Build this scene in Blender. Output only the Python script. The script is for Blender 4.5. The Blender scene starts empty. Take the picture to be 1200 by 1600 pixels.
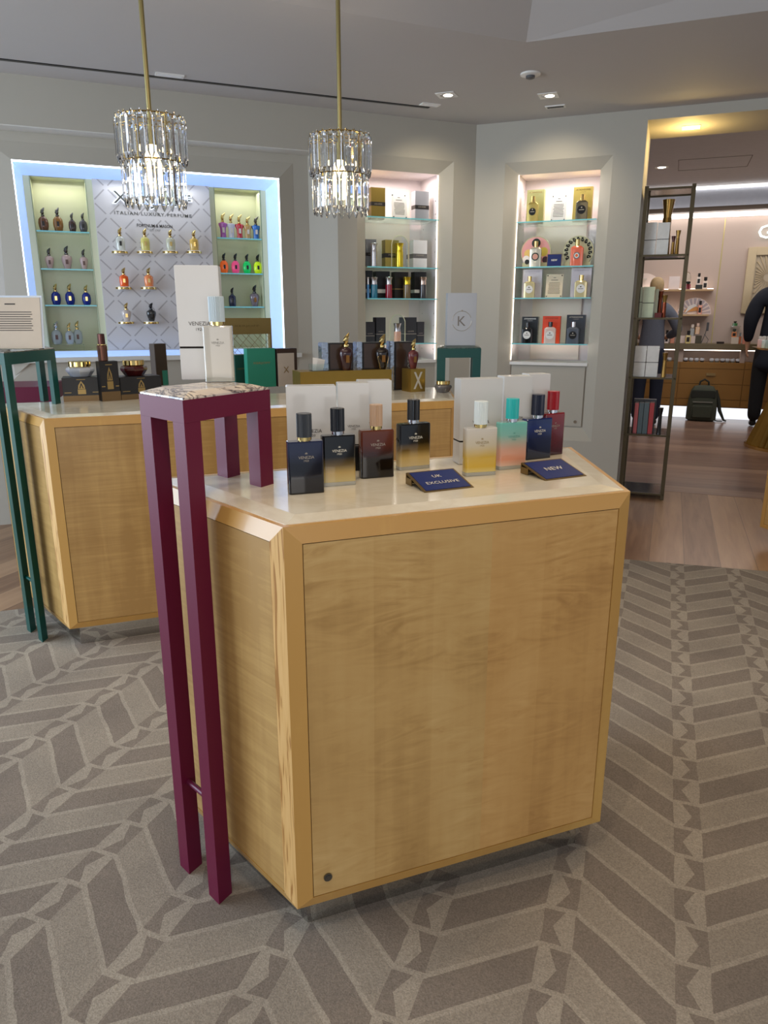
import bpy, bmesh, math, random
from math import sin, cos, radians, atan2, pi, hypot
from mathutils import Vector, Matrix
random.seed(7)
S = bpy.context.scene
COL = S.collection

# ------------------------------------------------------------------ camera, world, lights
F = 1130.0; TH = radians(15.25); H = 1.36
cam = bpy.data.cameras.new('camera'); camo = bpy.data.objects.new('camera', cam); COL.objects.link(camo)
camo.location = (0, 0, H); camo.rotation_euler = (pi/2 - TH, 0, 0)
cam.sensor_fit = 'VERTICAL'; cam.sensor_height = 36; cam.lens = 36*F/1600; cam.clip_start = .05; cam.clip_end = 60
S.camera = camo
S.view_settings.view_transform = 'Standard'; S.view_settings.look = 'None'
S.view_settings.gamma = 1; S.view_settings.exposure = 0.37
S.view_settings.use_curve_mapping = False
wd = bpy.data.worlds.new('world'); S.world = wd; wd.use_nodes = True
wd.node_tree.nodes['Background'].inputs[0].default_value = (.78, .87, 1, 1)
wd.node_tree.nodes['Background'].inputs[1].default_value = 0.42

def area(name, loc, rot, sx, sy, power, col, spread=180):
    l = bpy.data.lights.new(name, 'AREA'); l.shape = 'RECTANGLE'; l.size = sx; l.size_y = sy
    l.energy = power; l.color = col; l.spread = radians(spread)
    o = bpy.data.objects.new(name, l); COL.objects.link(o); o.location = loc; o.rotation_euler = rot
    return o
def spot(name, loc, target, power, col, ang=70, blend=.6, r=.04):
    l = bpy.data.lights.new(name, 'SPOT'); l.energy = power; l.color = col
    l.spot_size = radians(ang); l.spot_blend = blend; l.shadow_soft_size = r
    o = bpy.data.objects.new(name, l); COL.objects.link(o); o.location = loc
    o.rotation_euler = (Vector(target)-Vector(loc)).to_track_quat('-Z', 'Y').to_euler()
    return o
WARM = (1, .80, .58); NEUT = (1, .93, .84); COOL = (.70, .84, 1)
area('daylight_window', (-4.6, 1.6, 1.5), (radians(84), 0, radians(-90)), 3.6, 2.2, 150, COOL)
area('front_fill', (.6, -3.2, 1.5), (radians(86), 0, radians(0)), 3.4, 2.0, 38, (.98, .95, .92))  # unseen fill light added behind the camera to brighten the counter front
area('ceiling_wash', (.2, 1.5, 2.66), (0, 0, 0), 2.6, 1.6, 11, WARM)
spot('ceiling_spot', (-.2, .5, 2.62), (.2, 1.5, .9), 22, WARM, 80)
spot('ceiling_spot', (1.3, 2.2, 2.66), (.6, 2.0, .6), 26, WARM, 85)
spot('ceiling_spot', (-.8, 2.6, 2.66), (-.6, 2.9, .9), 20, NEUT, 80)
spot('ceiling_spot', (1.7, 3.0, 2.66), (1.6, 3.1, 0), 26, WARM, 90)

# ------------------------------------------------------------------ pixel to place
def ray(x, y):
    u = x-600; v = y-800
    return (u, F*cos(TH)-v*sin(TH), -F*sin(TH)-v*cos(TH))
def onz(x, y, z):
    d = ray(x, y); t = (z-H)/d[2]; return Vector((d[0]*t, d[1]*t, z))
def zat(x, y, p):
    """height of pixel (x,y) above ground point p, at p's forward distance"""
    d = ray(x, y); return H + d[2]*p[1]/d[1]
C0 = (.678, 5.844)
ANG = {1: radians(22.4), 3: radians(-21.1)}
def wxy(w, s, t):
    a = ANG[w]; return (C0[0]+cos(a)*s-sin(a)*t, C0[1]+sin(a)*s+cos(a)*t)
def wp(x, y, w, t=0.):
    a = ANG[w]; n = (-sin(a), cos(a)); o = wxy(w, 0, t); d = ray(x, y)
    k = (n[0]*o[0]+n[1]*o[1])/(n[0]*d[0]+n[1]*d[1])
    X, Y, Z = d[0]*k, d[1]*k, H+d[2]*k
    return ((X-C0[0])*cos(a)+(Y-C0[1])*sin(a), Z)

# ------------------------------------------------------------------ materials
MC = {}
def lin(c):
    return tuple(((v/255)/12.92 if v/255 <= .04045 else ((v/255+.055)/1.055)**2.4) for v in c)
def mat(name, rgb, rough=.5, metal=0., trans=0., ior=1.45, emit=0., ecol=None, coat=0., noise=None, bump=0.):
    if name in MC: return MC[name]
    m = bpy.data.materials.new(name); m.use_nodes = True; nt = m.node_tree; b = nt.nodes['Principled BSDF']
    c = (*lin(rgb), 1)
    b.inputs['Base Color'].default_value = c
    b.inputs['Roughness'].default_value = rough; b.inputs['Metallic'].default_value = metal
    b.inputs['Transmission Weight'].default_value = trans; b.inputs['IOR'].default_value = ior
    b.inputs['Coat Weight'].default_value = coat; b.inputs['Coat Roughness'].default_value = .08
    if emit:
        b.inputs['Emission Color'].default_value = (*lin(ecol or rgb), 1); b.inputs['Emission Strength'].default_value = emit
    sc, amt = noise or (18, .06)
    tc = nt.nodes.new('ShaderNodeTexCoord'); n = nt.nodes.new('ShaderNodeTexNoise'); n.inputs['Scale'].default_value = sc
    n.inputs['Detail'].default_value = 3
    nt.links.new(tc.outputs['Object'], n.inputs['Vector'])
    mx = nt.nodes.new('ShaderNodeMix'); mx.data_type = 'RGBA'
    mx.inputs[6].default_value = tuple(v*(1-amt) for v in c[:3])+(1,)
    mx.inputs[7].default_value = tuple(min(1, v*(1+amt)) for v in c[:3])+(1,)
    nt.links.new(n.outputs['Fac'], mx.inputs[0]); nt.links.new(mx.outputs[2], b.inputs['Base Color'])
    if bump:
        bp = nt.nodes.new('ShaderNodeBump'); bp.inputs['Strength'].default_value = bump; bp.inputs['Distance'].default_value = .002
        nt.links.new(n.outputs['Fac'], bp.inputs['Height']); nt.links.new(bp.outputs[0], b.inputs['Normal'])
    MC[name] = m
    return m
class NT:
    """small helper for node graphs"""
    def __init__(s, name, rough=.5, metal=0., coat=0.):
        s.m = bpy.data.materials.new(name); s.m.use_nodes = True; s.t = s.m.node_tree; s.b = s.t.nodes['Principled BSDF']
        s.b.inputs['Roughness'].default_value = rough; s.b.inputs['Metallic'].default_value = metal
        s.b.inputs['Coat Weight'].default_value = coat; s.b.inputs['Coat Roughness'].default_value = .12
        s.tc = s.t.nodes.new('ShaderNodeTexCoord')
    def put(s, node, idx, v):
        if v is None: return
        if hasattr(v, 'is_linked') or isinstance(v, bpy.types.NodeSocket): s.t.links.new(v, node.inputs[idx])
        else: node.inputs[idx].default_value = v
    def map(s, scale=(1, 1, 1), rot=(0, 0, 0), loc=(0, 0, 0), src='Object'):
        n = s.t.nodes.new('ShaderNodeMapping'); s.t.links.new(s.tc.outputs[src], n.inputs[0])
        n.inputs['Scale'].default_value = scale; n.inputs['Rotation'].default_value = rot; n.inputs['Location'].default_value = loc
        return n.outputs[0]
    def noise(s, vec, scale, detail=4, dist=0., rough=.5):
        n = s.t.nodes.new('ShaderNodeTexNoise'); s.put(n, 0, vec); n.inputs['Scale'].default_value = scale
        n.inputs['Detail'].default_value = detail; n.inputs['Distortion'].default_value = dist; n.inputs['Roughness'].default_value = rough
        return n.outputs[0]
    def math(s, op, a, b=None, c=None):
        n = s.t.nodes.new('ShaderNodeMath'); n.operation = op; s.put(n, 0, a); s.put(n, 1, b); s.put(n, 2, c); return n.outputs[0]
    def ramp(s, fac, stops, interp='LINEAR'):
        n = s.t.nodes.new('ShaderNodeValToRGB'); s.put(n, 0, fac); r = n.color_ramp; r.interpolation = interp
        while len(r.elements) < len(stops): r.elements.new(.5)
        for e, (p, c) in zip(r.elements, stops): e.position = p; e.color = (*lin(c), 1)
        return n.outputs[0]
    def mix(s, fac, a, b, mode='MIX'):
        n = s.t.nodes.new('ShaderNodeMix'); n.data_type = 'RGBA'; n.blend_type = mode
        s.put(n, 0, fac); s.put(n, 6, a); s.put(n, 7, b); return n.outputs[2]
    def sep(s, vec):
        n = s.t.nodes.new('ShaderNodeSeparateXYZ'); s.put(n, 0, vec); return n.outputs
    def color(s, v): s.put(s.b, 'Base Color', v)
    def bump(s, h, strength=.3, dist=.002):
        n = s.t.nodes.new('ShaderNodeBump'); n.inputs['Strength'].default_value = strength; n.inputs['Distance'].default_value = dist
        s.put(n, 'Height', h); s.t.links.new(n.outputs[0], s.b.inputs['Normal'])
def L4(c): return (*lin(c), 1)

def maple(name, c0, c1, c2, rot=0., curl=.5):
    g = NT(name, .34, coat=.25)
    v = g.map((7, 7, .8)); n1 = g.noise(v, 3.0, 5, .6)
    v2 = g.map((1.2, 1.2, 22), (0, rot, 0)); n2 = g.noise(v2, 2.2, 4, 1.6, .6)
    v3 = g.map((1.3, 1.3, 1.1)); n3 = g.noise(v3, 1.6, 2, .3)
    f = g.math('ADD', g.math('MULTIPLY', n1, .35), g.math('ADD', g.math('MULTIPLY', n2, curl*.7), g.math('MULTIPLY', n3, .55)))
    f = g.math('SUBTRACT', f, .22+curl*.1)
    g.color(g.ramp(f, [(.28, c0), (.5, c1), (.75, c2)]))
    return g.m
M_PANEL = maple('figured_maple', (172, 134, 78), (200, 162, 100), (214, 180, 122), radians(14))
def panel_front():
    g = NT('figured_maple_door', .32, coat=.3)
    o = g.sep(g.map())
    # bookmatched leaves: the seam a little right of the middle
    leaf = g.math('GREATER_THAN', o[0], .445)
    xs = g.math('ABSOLUTE', g.math('SUBTRACT', o[0], .445))
    cb = g.t.nodes.new('ShaderNodeCombineXYZ'); g.put(cb, 0, g.math('ADD', xs, g.math('MULTIPLY', leaf, .03))); g.put(cb, 1, 0.0); g.put(cb, 2, o[2])
    def mp(scale, rot):
        n = g.t.nodes.new('ShaderNodeMapping'); g.put(n, 0, cb.outputs[0]); n.inputs['Scale'].default_value = scale; n.inputs['Rotation'].default_value = rot; return n.outputs[0]
    n1 = g.noise(mp((6, 1, 26), (0, radians(-14), 0)), 1.0, 5, 2.6, .5); ms = g.noise(mp((3, 1, 2.4), (0, 0, 0)), 1.2, 3, .6)
    n1 = g.math('ADD', .5, g.math('MULTIPLY', g.math('SUBTRACT', n1, .5), g.math('MULTIPLY', g.math('POWER', ms, 3.), 5.0)))
    n2 = g.noise(mp((26, 1, 2), (0, 0, 0)), 1.4, 4, .3)
    n3 = g.noise(mp((2.2, 1, 1.6), (0, 0, 0)), 1.5, 2, .4)
    f = g.math('ADD', g.math('MULTIPLY', n1, .42), g.math('ADD', g.math('MULTIPLY', n2, .14), g.math('MULTIPLY', n3, .55)))
    f = g.math('SUBTRACT', f, .05)
    strip = g.math('FLOOR', g.math('MULTIPLY', xs, 7.5)); wn = g.t.nodes.new('ShaderNodeTexWhiteNoise'); wn.noise_dimensions = '1D'; g.put(wn, 'W', g.math('ADD', strip, g.math('MULTIPLY', leaf, 7.3)))
    f = g.math('ADD', f, g.math('MULTIPLY', g.math('SUBTRACT', wn.outputs[0], .5), .07))
    a = g.ramp(f, [(.3, (160, 122, 68)), (.5, (196, 158, 98)), (.68, (210, 176, 116))]); b = g.ramp(f, [(.3, (158, 112, 60)), (.5, (196, 150, 88)), (.68, (210, 166, 104))])
    g.color(g.mix(g.math('MULTIPLY', leaf, .8), a, b))
    return g.m
M_DOOR = panel_front()
M_TRIM = maple('maple_trim', (196, 150, 80), (214, 172, 94), (224, 184, 110), 0, .12)
def oak():
    g = NT('oak_trim', .42)
    v = g.map((60, 60, 3), (0, radians(6), 0)); w = g.noise(v, 1.6, 3, 1.2)
    g.color(g.ramp(w, [(.38, (170, 122, 66)), (.47, (216, 172, 108)), (.6, (222, 180, 118))])); return g.m
M_OAK = oak()
def marble(name, base, vein, alt, scale=6, veinamt=.5, rough=.12, sharp=(.47, .5, .53)):
    g = NT(name, rough, coat=.3)
    v = g.map((1, 1, 1), (0, 0, .6))
    w = g.noise(v, scale, 7, 1.8, .6); w2 = g.noise(v, scale*.5, 3, .8)
    c = g.ramp(w2, [(.35, base), (.65, alt)])
    f = g.ramp(w, [(sharp[0], (0, 0, 0)), (sharp[1], (255, 255, 255)), (sharp[2], (0, 0, 0))])
    g.color(g.mix(g.math('MULTIPLY', f, veinamt), c, L4(vein))); return g.m
M_MARBLE = marble('cream_marble', (228, 222, 204), (200, 186, 160), (214, 203, 178), 3.2, .3, .16, (.42, .5, .58))
M_VEIN = marble('violet_veined_marble', (226, 212, 190), (48, 18, 32), (206, 196, 186), 15, 1., .2, (.40, .465, .525))
M_DARKMARB = marble('grey_green_marble', (120, 112, 104), (60, 60, 58), (140, 130, 118), 9, .8, .25)
M_GREENMARB = marble('green_marble', (60, 90, 76), (14, 36, 30), (80, 108, 92), 20, .9, .2, (.40, .48, .56))

M_WALL = mat('grey_beige_paint', (180, 175, 163), .7, noise=(3, .02))
M_CEIL = mat('ceiling_paint', (190, 186, 184), .8, noise=(2, .015))
M_NICHE = mat('niche_white_paint', (226, 214, 212), .5, noise=(3, .015))
M_GREEN = mat('pale_green_lacquer', (208, 212, 178), .28, coat=.3, noise=(4, .02))
M_BRASS = mat('brushed_brass', (176, 162, 112), .36, 1., noise=(40, .05))
M_GOLD = mat('polished_gold', (218, 190, 124), .14, 1.)
M_CHROME = mat('polished_chrome', (205, 205, 208), .1, 1.)
M_MIRROR = mat('mirror_plinth', (196, 196, 194), .03, 1., noise=(2, .01))
M_BLACKGAP = mat('dark_gap', (28, 22, 16), .8)
M_GLASS = mat('clear_glass', (240, 250, 248), .01, 0, 1., 1.45, noise=(1, .0))
M_CRYSTAL = mat('cut_crystal', (250, 252, 255), .0, 0, 1., 1.38, noise=(1, .0))
M_SHELFGLASS = mat('shelf_glass', (206, 238, 232), .02, 0, 1., 1.3, noise=(1, .0))
M_BURG = mat('burgundy_lacquer', (98, 6, 48), .5, coat=.0, noise=(3, .05))
M_BURG2 = mat('burgundy_bar', (96, 28, 58), .35)
M_TEAL = mat('dark_teal_lacquer', (2, 74, 68), .36, coat=.12, noise=(3, .05))
M_WHITE = mat('white_paper', (232, 230, 226), .55)
M_WHITEBOX = mat('white_wrapped_board', (208, 208, 206), .28, coat=.5, noise=(9, .025), bump=.5)
M_INK = mat('dark_ink', (70, 62, 56), .5)
M_SILVERINK = mat('silver_ink', (190, 180, 164), .35, .5)
M_BLACK = mat('black_plastic', (18, 18, 20), .3)
M_BLACKBOX = mat('black_card', (34, 33, 34), .4)
M_DARKMETAL = mat('bronze_metal', (84, 76, 60), .36, .9)

# ------------------------------------------------------------------ mesh builder
class MB:
    def __init__(s): s.bm = bmesh.new(); s.mats = []
    def _mi(s, m):
        if m is None: return 0
        if m not in s.mats: s.mats.append(m)
        return s.mats.index(m)
    def prism(s, p0, z0, z1, p1=None, m=None, caps=True):
        i = s._mi(m); p1 = p1 or p0
        a = [s.bm.verts.new((x, y, z0)) for x, y in p0]; b = [s.bm.verts.new((x, y, z1)) for x, y in p1]
        n = len(a); fs = []
        for k in range(n): fs.append(s.bm.faces.new((a[k], a[(k+1) % n], b[(k+1) % n], b[k])))
        if caps: fs.append(s.bm.faces.new(a[::-1])); fs.append(s.bm.faces.new(b))
        for f in fs: f.material_index = i
        return s
    def box(s, x0, x1, y0, y1, z0, z1, m=None):
        return s.prism([(x0, y0), (x1, y0), (x1, y1), (x0, y1)], z0, z1, m=m)
    def poly(s, pts, m=None):
        f = s.bm.faces.new([s.bm.verts.new(p) for p in pts]); f.material_index = s._mi(m); return s
    def lathe(s, prof, seg=20, cx=0, cy=0, sx=1, sy=1, m=None, flute=0):
        i = s._mi(m); rings = []
        for r, z in prof:
            rings.append([s.bm.verts.new((cx+cos(2*pi*k/seg)*r*sx*(1-(flute if k % 2 else 0)), cy+sin(2*pi*k/seg)*r*sy*(1-(flute if k % 2 else 0)), z)) for k in range(seg)])
        for a, b in zip(rings, rings[1:]):
            for k in range(seg):
                f = s.bm.faces.new((a[k], a[(k+1) % seg], b[(k+1) % seg], b[k])); f.material_index = i
        f = s.bm.faces.new(rings[0][::-1]); f.material_index = i
        f = s.bm.faces.new(rings[-1]); f.material_index = i
        return s
    def tube(s, pts, r, seg=8, m=None, rr=None):
        i = s._mi(m); pts = [Vector(p) for p in pts]; rings = []
        for k, p in enumerate(pts):
            d = (pts[min(k+1, len(pts)-1)]-pts[max(k-1, 0)]).normalized()
            u = d.cross(Vector((0, 0, 1)));
            if u.length < .1: u = d.cross(Vector((0, 1, 0)))
            u.normalize(); v = d.cross(u); q = rr[k] if rr else r
            rings.append([s.bm.verts.new(p+u*cos(2*pi*j/seg)*q+v*sin(2*pi*j/seg)*q) for j in range(seg)])
        for a, b in zip(rings, rings[1:]):
            for j in range(seg):
                f = s.bm.faces.new((a[j], a[(j+1) % seg], b[(j+1) % seg], b[j])); f.material_index = i
        s.bm.faces.new(rings[0][::-1]).material_index = i; s.bm.faces.new(rings[-1]).material_index = i
        return s
    def disc(s, cx, cz, r, y, th=.001, seg=24, m=None, rx=1., a0=0., a1=2*pi):
        """upright disc (or segment) facing -y"""
        i = s._mi(m); n = seg; full = abs(a1-a0-2*pi) < 1e-6
        pts = [(cx+cos(a0+(a1-a0)*k/n)*r*rx, cz+sin(a0+(a1-a0)*k/n)*r) for k in range(n if full else n+1)]
        a = [s.bm.verts.new((x, y, z)) for x, z in pts]; b = [s.bm.verts.new((x, y+th, z)) for x, z in pts]
        N = len(a)
        for k in range(N): s.bm.faces.new((a[k], b[k], b[(k+1) % N], a[(k+1) % N])).material_index = i
        s.bm.faces.new(a).material_index = i; s.bm.faces.new(b[::-1]).material_index = i
        return s
    def bevel(s, w, seg=2):
        bmesh.ops.remove_doubles(s.bm, verts=s.bm.verts, dist=1e-5)
        bmesh.ops.bevel(s.bm, geom=s.bm.edges[:], offset=w, segments=seg, affect='EDGES', clamp_overlap=True)
        return s
    def obj(s, name, m=None, parent=None, loc=(0, 0, 0), rz=0., smooth=False, label=None, rot=None):
        bmesh.ops.recalc_face_normals(s.bm, faces=s.bm.faces[:])
        me = bpy.data.meshes.new(name); s.bm.to_mesh(me); s.bm.free()
        if s.mats:
            for q in s.mats: me.materials.append(q)
        else: me.materials.append(m)
        if smooth:
            for p in me.polygons: p.use_smooth = True
            try: me.set_sharp_from_angle(angle=radians(38))
            except Exception: pass
        o = bpy.data.objects.new(name, me); COL.objects.link(o); o.parent = parent
        o.location = loc; o.rotation_euler = rot or (0, 0, rz)
        if label: o['label'] = label
        return o
def tag(o, label=None, cat=None, group=None, kind=None):
    if label: o['label'] = label
    if cat: o['category'] = cat
    if group: o['group'] = group
    if kind: o['kind'] = kind
    return o
def thing(name, label, cat, loc=(0, 0, 0), rz=0., group=None):
    o = bpy.data.objects.new(name, None); o.empty_display_size = .05; COL.objects.link(o)
    o.location = loc; o.rotation_euler = (0, 0, rz); return tag(o, label, cat, group)
def structure(o): o['kind'] = 'structure'; return o

TXT = {}
def text_data(s, bold=.0, space=1.):
    key = (s, bold, space)
    if key not in TXT:
        c = bpy.data.curves.new('lettering', 'FONT'); c.body = s; c.align_x = 'CENTER'; c.offset = bold; c.space_character = space
        c.resolution_u = 2; c.space_line = .95
        o = bpy.data.objects.new('lettering', c); COL.objects.link(o)
        dg = bpy.context.evaluated_depsgraph_get(); me = bpy.data.meshes.new_from_object(o.evaluated_get(dg))
        bpy.data.objects.remove(o); bpy.data.curves.remove(c)
        xs = [v.co.x for v in me.vertices]; ys = [v.co.y for v in me.vertices]
        TXT[key] = (me, min(xs), max(xs), min(ys), max(ys))
    return TXT[key]
def lettering(parent, s, width, x, y, z, m, height=None, bold=0., space=1., name='lettering', label=None, rotx=0., loc=None, rot=None, extr=0.):
    """flat letters standing upright facing -y, centred at x, z"""
    me0, x0, x1, y0, y1 = text_data(s, bold, space)
    me = me0.copy(); k = width/(x1-x0); kz = (height/(y1-y0)) if height else k
    cx, cy = (x0+x1)/2, (y0+y1)/2
    for v in me.vertices: v.co = Vector(((v.co.x-cx)*k, 0, (v.co.y-cy)*kz))
    if extr:
        b = bmesh.new(); b.from_mesh(me); r = bmesh.ops.extrude_face_region(b, geom=b.faces[:])
        for g in r['geom']:
            if isinstance(g, bmesh.types.BMVert): g.co.y += extr
        bmesh.ops.recalc_face_normals(b, faces=b.faces[:]); b.to_mesh(me); b.free()
    me.materials.clear(); me.materials.append(m)
    o = bpy.data.objects.new(name, me); COL.objects.link(o); o.parent = parent
    o.location = (x, y, z) if loc is None else loc; o.rotation_euler = rot or (rotx, 0, 0)
    if label: o['label'] = label
    return o
def textlines(mb, x0, x1, z0, z1, n, y, m, th=.0003):
    for k in range(n):
        z = z1-(z1-z0)*(k+.5)/n; h = (z1-z0)/n*.16; ind = (x1-x0)*random.uniform(0, .08)
        mb.box(x0+ind, x1-ind, y, y+th, z-h, z+h, m)

# ------------------------------------------------------------------ floor and carpet
def wood_floor(name, rot, cols=((122, 88, 62), (158, 122, 90), (178, 142, 108))):
    g = NT(name, .28, coat=.15)
    v = g.map((1, 1, 1), (0, 0, rot)); o = g.sep(v)
    row = g.math('FLOOR', g.math('DIVIDE', o[1], .19)); fr = g.math('FRACT', g.math('DIVIDE', o[1], .19))
    w = g.t.nodes.new('ShaderNodeTexWhiteNoise'); w.noise_dimensions = '1D'; g.put(w, 'W', row)
    cb = g.t.nodes.new('ShaderNodeCombineXYZ'); g.put(cb, 0, g.math('MULTIPLY', o[0], 1.2)); g.put(cb, 1, g.math('MULTIPLY', o[1], 16.)); g.put(cb, 2, row)
    n = g.noise(cb.outputs[0], 1.6, 4, .5)
    f = g.math('ADD', g.math('MULTIPLY', n, .6), g.math('MULTIPLY', w.outputs[0], .4))
    c = g.ramp(f, [(.25, cols[0]), (.5, cols[1]), (.75, cols[2])])
    gap = g.math('LESS_THAN', fr, .02)
    g.color(g.mix(g.math('MULTIPLY', gap, .6), c, L4((60, 44, 32)))); return g.m
m = MB().box(-6, 7, -2.6, 5.9, -.05, 0); FL = structure(m.obj('floor', wood_floor('oak_boards_near', radians(90+21.1))))
m = MB(); a, b = wxy(3, 1.0, .35), wxy(3, 6, .35); c, d = wxy(3, 6, 6.), wxy(3, -1., 6.); e = wxy(3, -1., .35)
m.prism([a, b, c, d, e], -.05, .0015); structure(m.obj('floor_hall', wood_floor('oak_boards_hall', radians(21.1), ((104, 78, 68), (138, 108, 92), (158, 128, 108)))))

def carpet_mat():
    g = NT('herringbone_carpet', .95)
    v = g.map((1, 1, 1), (0, 0, radians(20.7))); o = g.sep(v)
    wob = g.noise(g.map((1, 1, 1)), 9, 2)
    p0 = g.math('ADD', o[0], g.math('MULTIPLY', g.math('SUBTRACT', wob, .5), .012))
    q = g.math('ADD', o[1], g.math('MULTIPLY', g.math('SUBTRACT', wob, .5), .012))
    P = .285
    u = g.math('DIVIDE', g.math('SUBTRACT', p0, .147), P); ci = g.math('FLOOR', u); fu = g.math('MULTIPLY', g.math('FRACT', u), P)
    odd = g.math('MODULO', g.math('ABSOLUTE', ci), 2.)                    # 0 / 1 alternates the slope
    sg = g.math('SUBTRACT', g.math('MULTIPLY', odd, -2.), -1.)            # +1 / -1
    main = g.math('GREATER_THAN', fu, .07)
    # broad bars
    qq = g.math('SUBTRACT', q, g.math('MULTIPLY', g.math('MULTIPLY', g.math('SUBTRACT', fu, .1775), .8), sg))
    # narrow ribbon-end column
    T = .23
    sh = g.math('MULTIPLY', ci, T/2)
    qq = g.math('ADD', qq, sh)
    qn = g.math('ADD', g.math('ADD', q, g.math('MULTIPLY', sg, .086)), sh)
    fb = g.math('FRACT', g.math('DIVIDE', qq, T)); fn = g.math('FRACT', g.math('DIVIDE', qn, T)); fr2 = g.math('FRACT', g.math('ADD', g.math('DIVIDE', qn, T), .5))
    darkb = g.math('LESS_THAN', fb, .44)
    lineb = g.math('MAXIMUM', g.math('LESS_THAN', g.math('ABSOLUTE', g.math('SUBTRACT', fb, .47)), .035), g.math('GREATER_THAN', g.math('ABSOLUTE', g.math('SUBTRACT', fb, .47)), .465))
    va = g.math('ABSOLUTE', g.math('SUBTRACT', g.math('DIVIDE', fn, .44), .5)); vb = g.math('ABSOLUTE', g.math('SUBTRACT', g.math('DIVIDE', fr2, .44), .5))
    la = g.math('MULTIPLY', g.math('LESS_THAN', fn, .44), g.math('LESS_THAN', fu, g.math('ADD', .022, g.math('MULTIPLY', va, .05))))
    rb_ = g.math('MULTIPLY', g.math('LESS_THAN', fr2, .44), g.math('GREATER_THAN', fu, g.math('SUBTRACT', .048, g.math('MULTIPLY', vb, .05))))
    darkn = g.math('MAXIMUM', la, rb_); linen = g.math('SUBTRACT', 1., darkn); linen = g.math('MULTIPLY', linen, .8)
    def sel(a, b): return g.math('ADD', g.math('MULTIPLY', main, a), g.math('MULTIPLY', g.math('SUBTRACT', 1., main), b))
    dark = sel(darkb, darkn); line = sel(lineb, linen)
    edge = g.math('LESS_THAN', g.math('ABSOLUTE', g.math('SUBTRACT', fu, .07)), .002)
    c = g.mix(dark, L4((174, 162, 145)), L4((151, 138, 124)))
    c = g.mix(line, c, L4((188, 176, 158)))
    fl = g.noise(g.map((1, 1, 1)), 260, 3, 0, .7); fl2 = g.noise(g.map((1, 1, 1)), 3.0, 3)
    k = g.ramp(fl, [(.3, (196, 196, 196)), (.7, (255, 255, 255))])
    c = g.mix(1., c, k, 'MULTIPLY')
    k2 = g.ramp(fl2, [(.3, (226, 226, 228)), (.7, (255, 255, 255))])
    g.color(g.mix(1., c, k2, 'MULTIPLY')); g.bump(fl, .6, .004); return g.m
pl = onz(0, 957, 0); pr1, pr2 = onz(985, 876, 0), onz(1150, 890, 0)
dl = Vector((.934, .356)); dr = (Vector((pr2.x, pr2.y))-Vector((pr1.x, pr1.y))).normalized()
# corner where the two carpet edges meet, behind the counters
a = Vector((pl.x, pl.y)); b = Vector((pr1.x, pr1.y)); den = dl.x*(-dr.y)+dl.y*dr.x
k = ((b.x-a.x)*(-dr.y)+(b.y-a.y)*dr.x)/den; kc = a+dl*k
m = MB().prism([(-5.5, -2.4), (5.5, -2.4), tuple(b+dr*4.2), tuple(kc), tuple(a-dl*3.6)], 0, .006)
o = m.obj('carpet', carpet_mat()); tag(o, 'grey beige wall to wall carpet with raised herringbone bars', 'carpet'); structure(o)

# ------------------------------------------------------------------ room shell
def wall_obj(mb, name, m, w): return structure(mb.obj(name, m, loc=(C0[0], C0[1], 0), rz=ANG[w]))
def splayed_front(mb, s0, s1, z0, z1, so, zo, si, zi, ts):
    """flat wall s0..s1 with a mitred splay round an opening"""
    def Q(a, b, c, d): mb.poly([a, b, c, d])
    (a0, a1), (b0, b1) = so, zo
    Q((s0, 0, z0), (a0, 0, z0), (a0, 0, z1), (s0, 0, z1)); Q((a1, 0, z0), (s1, 0, z0), (s1, 0, z1), (a1, 0, z1))
    Q((a0, 0, b1), (a1, 0, b1), (a1, 0, z1), (a0, 0, z1)); Q((a0, 0, z0), (a1, 0, z0), (a1, 0, b0), (a0, 0, b0))
    (c0, c1), (d0, d1) = si, zi
    Q((a0, 0, b0), (c0, ts, d0), (c0, ts, d1), (a0, 0, b1)); Q((a1, 0, b0), (a1, 0, b1), (c1, ts, d1), (c1, ts, d0))
    Q((a0, 0, b1), (c0, ts, d1), (c1, ts, d1), (a1, 0, b1)); Q((a0, 0, b0), (a1, 0, b0), (c1, ts, d0), (c0, ts, d0))
# W1: bay with the big niche, bulkhead, pier with splayed niche
m = MB()
m.box(-6, -3.117, .14, .7, 0, 2.432).box(-1.465, -1.25, .14, .7, 0, 2.432)
m.box(-3.117, -1.465, .14, .7, 0, 1.09).box(-3.117, -1.465, .14, .7, 2.265, 2.432)
m.box(-6, -1.085, 0, .7, 2.432, 2.75)
m.prism([(-1.25, .14), (-1.085, 0), (-1.085, .7), (-1.25, .7)], 0, 2.432)
wall_obj(m, 'wall_left', M_WALL, 1)
m = MB(); m.box(-3.4, -1.34, .11, .14, 1.06, 1.09).box(-6, -1.1, .002, .139, 2.426, 2.4318)  # ledge, and a pale strip painting the niche light on the bulkhead underside
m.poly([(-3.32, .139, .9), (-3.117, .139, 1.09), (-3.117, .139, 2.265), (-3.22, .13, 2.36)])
structure(m.obj('trim_1', mat('pale_trim_and_lit_edge', (214, 212, 206), .6), loc=(C0[0], C0[1], 0), rz=ANG[1]))
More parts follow.
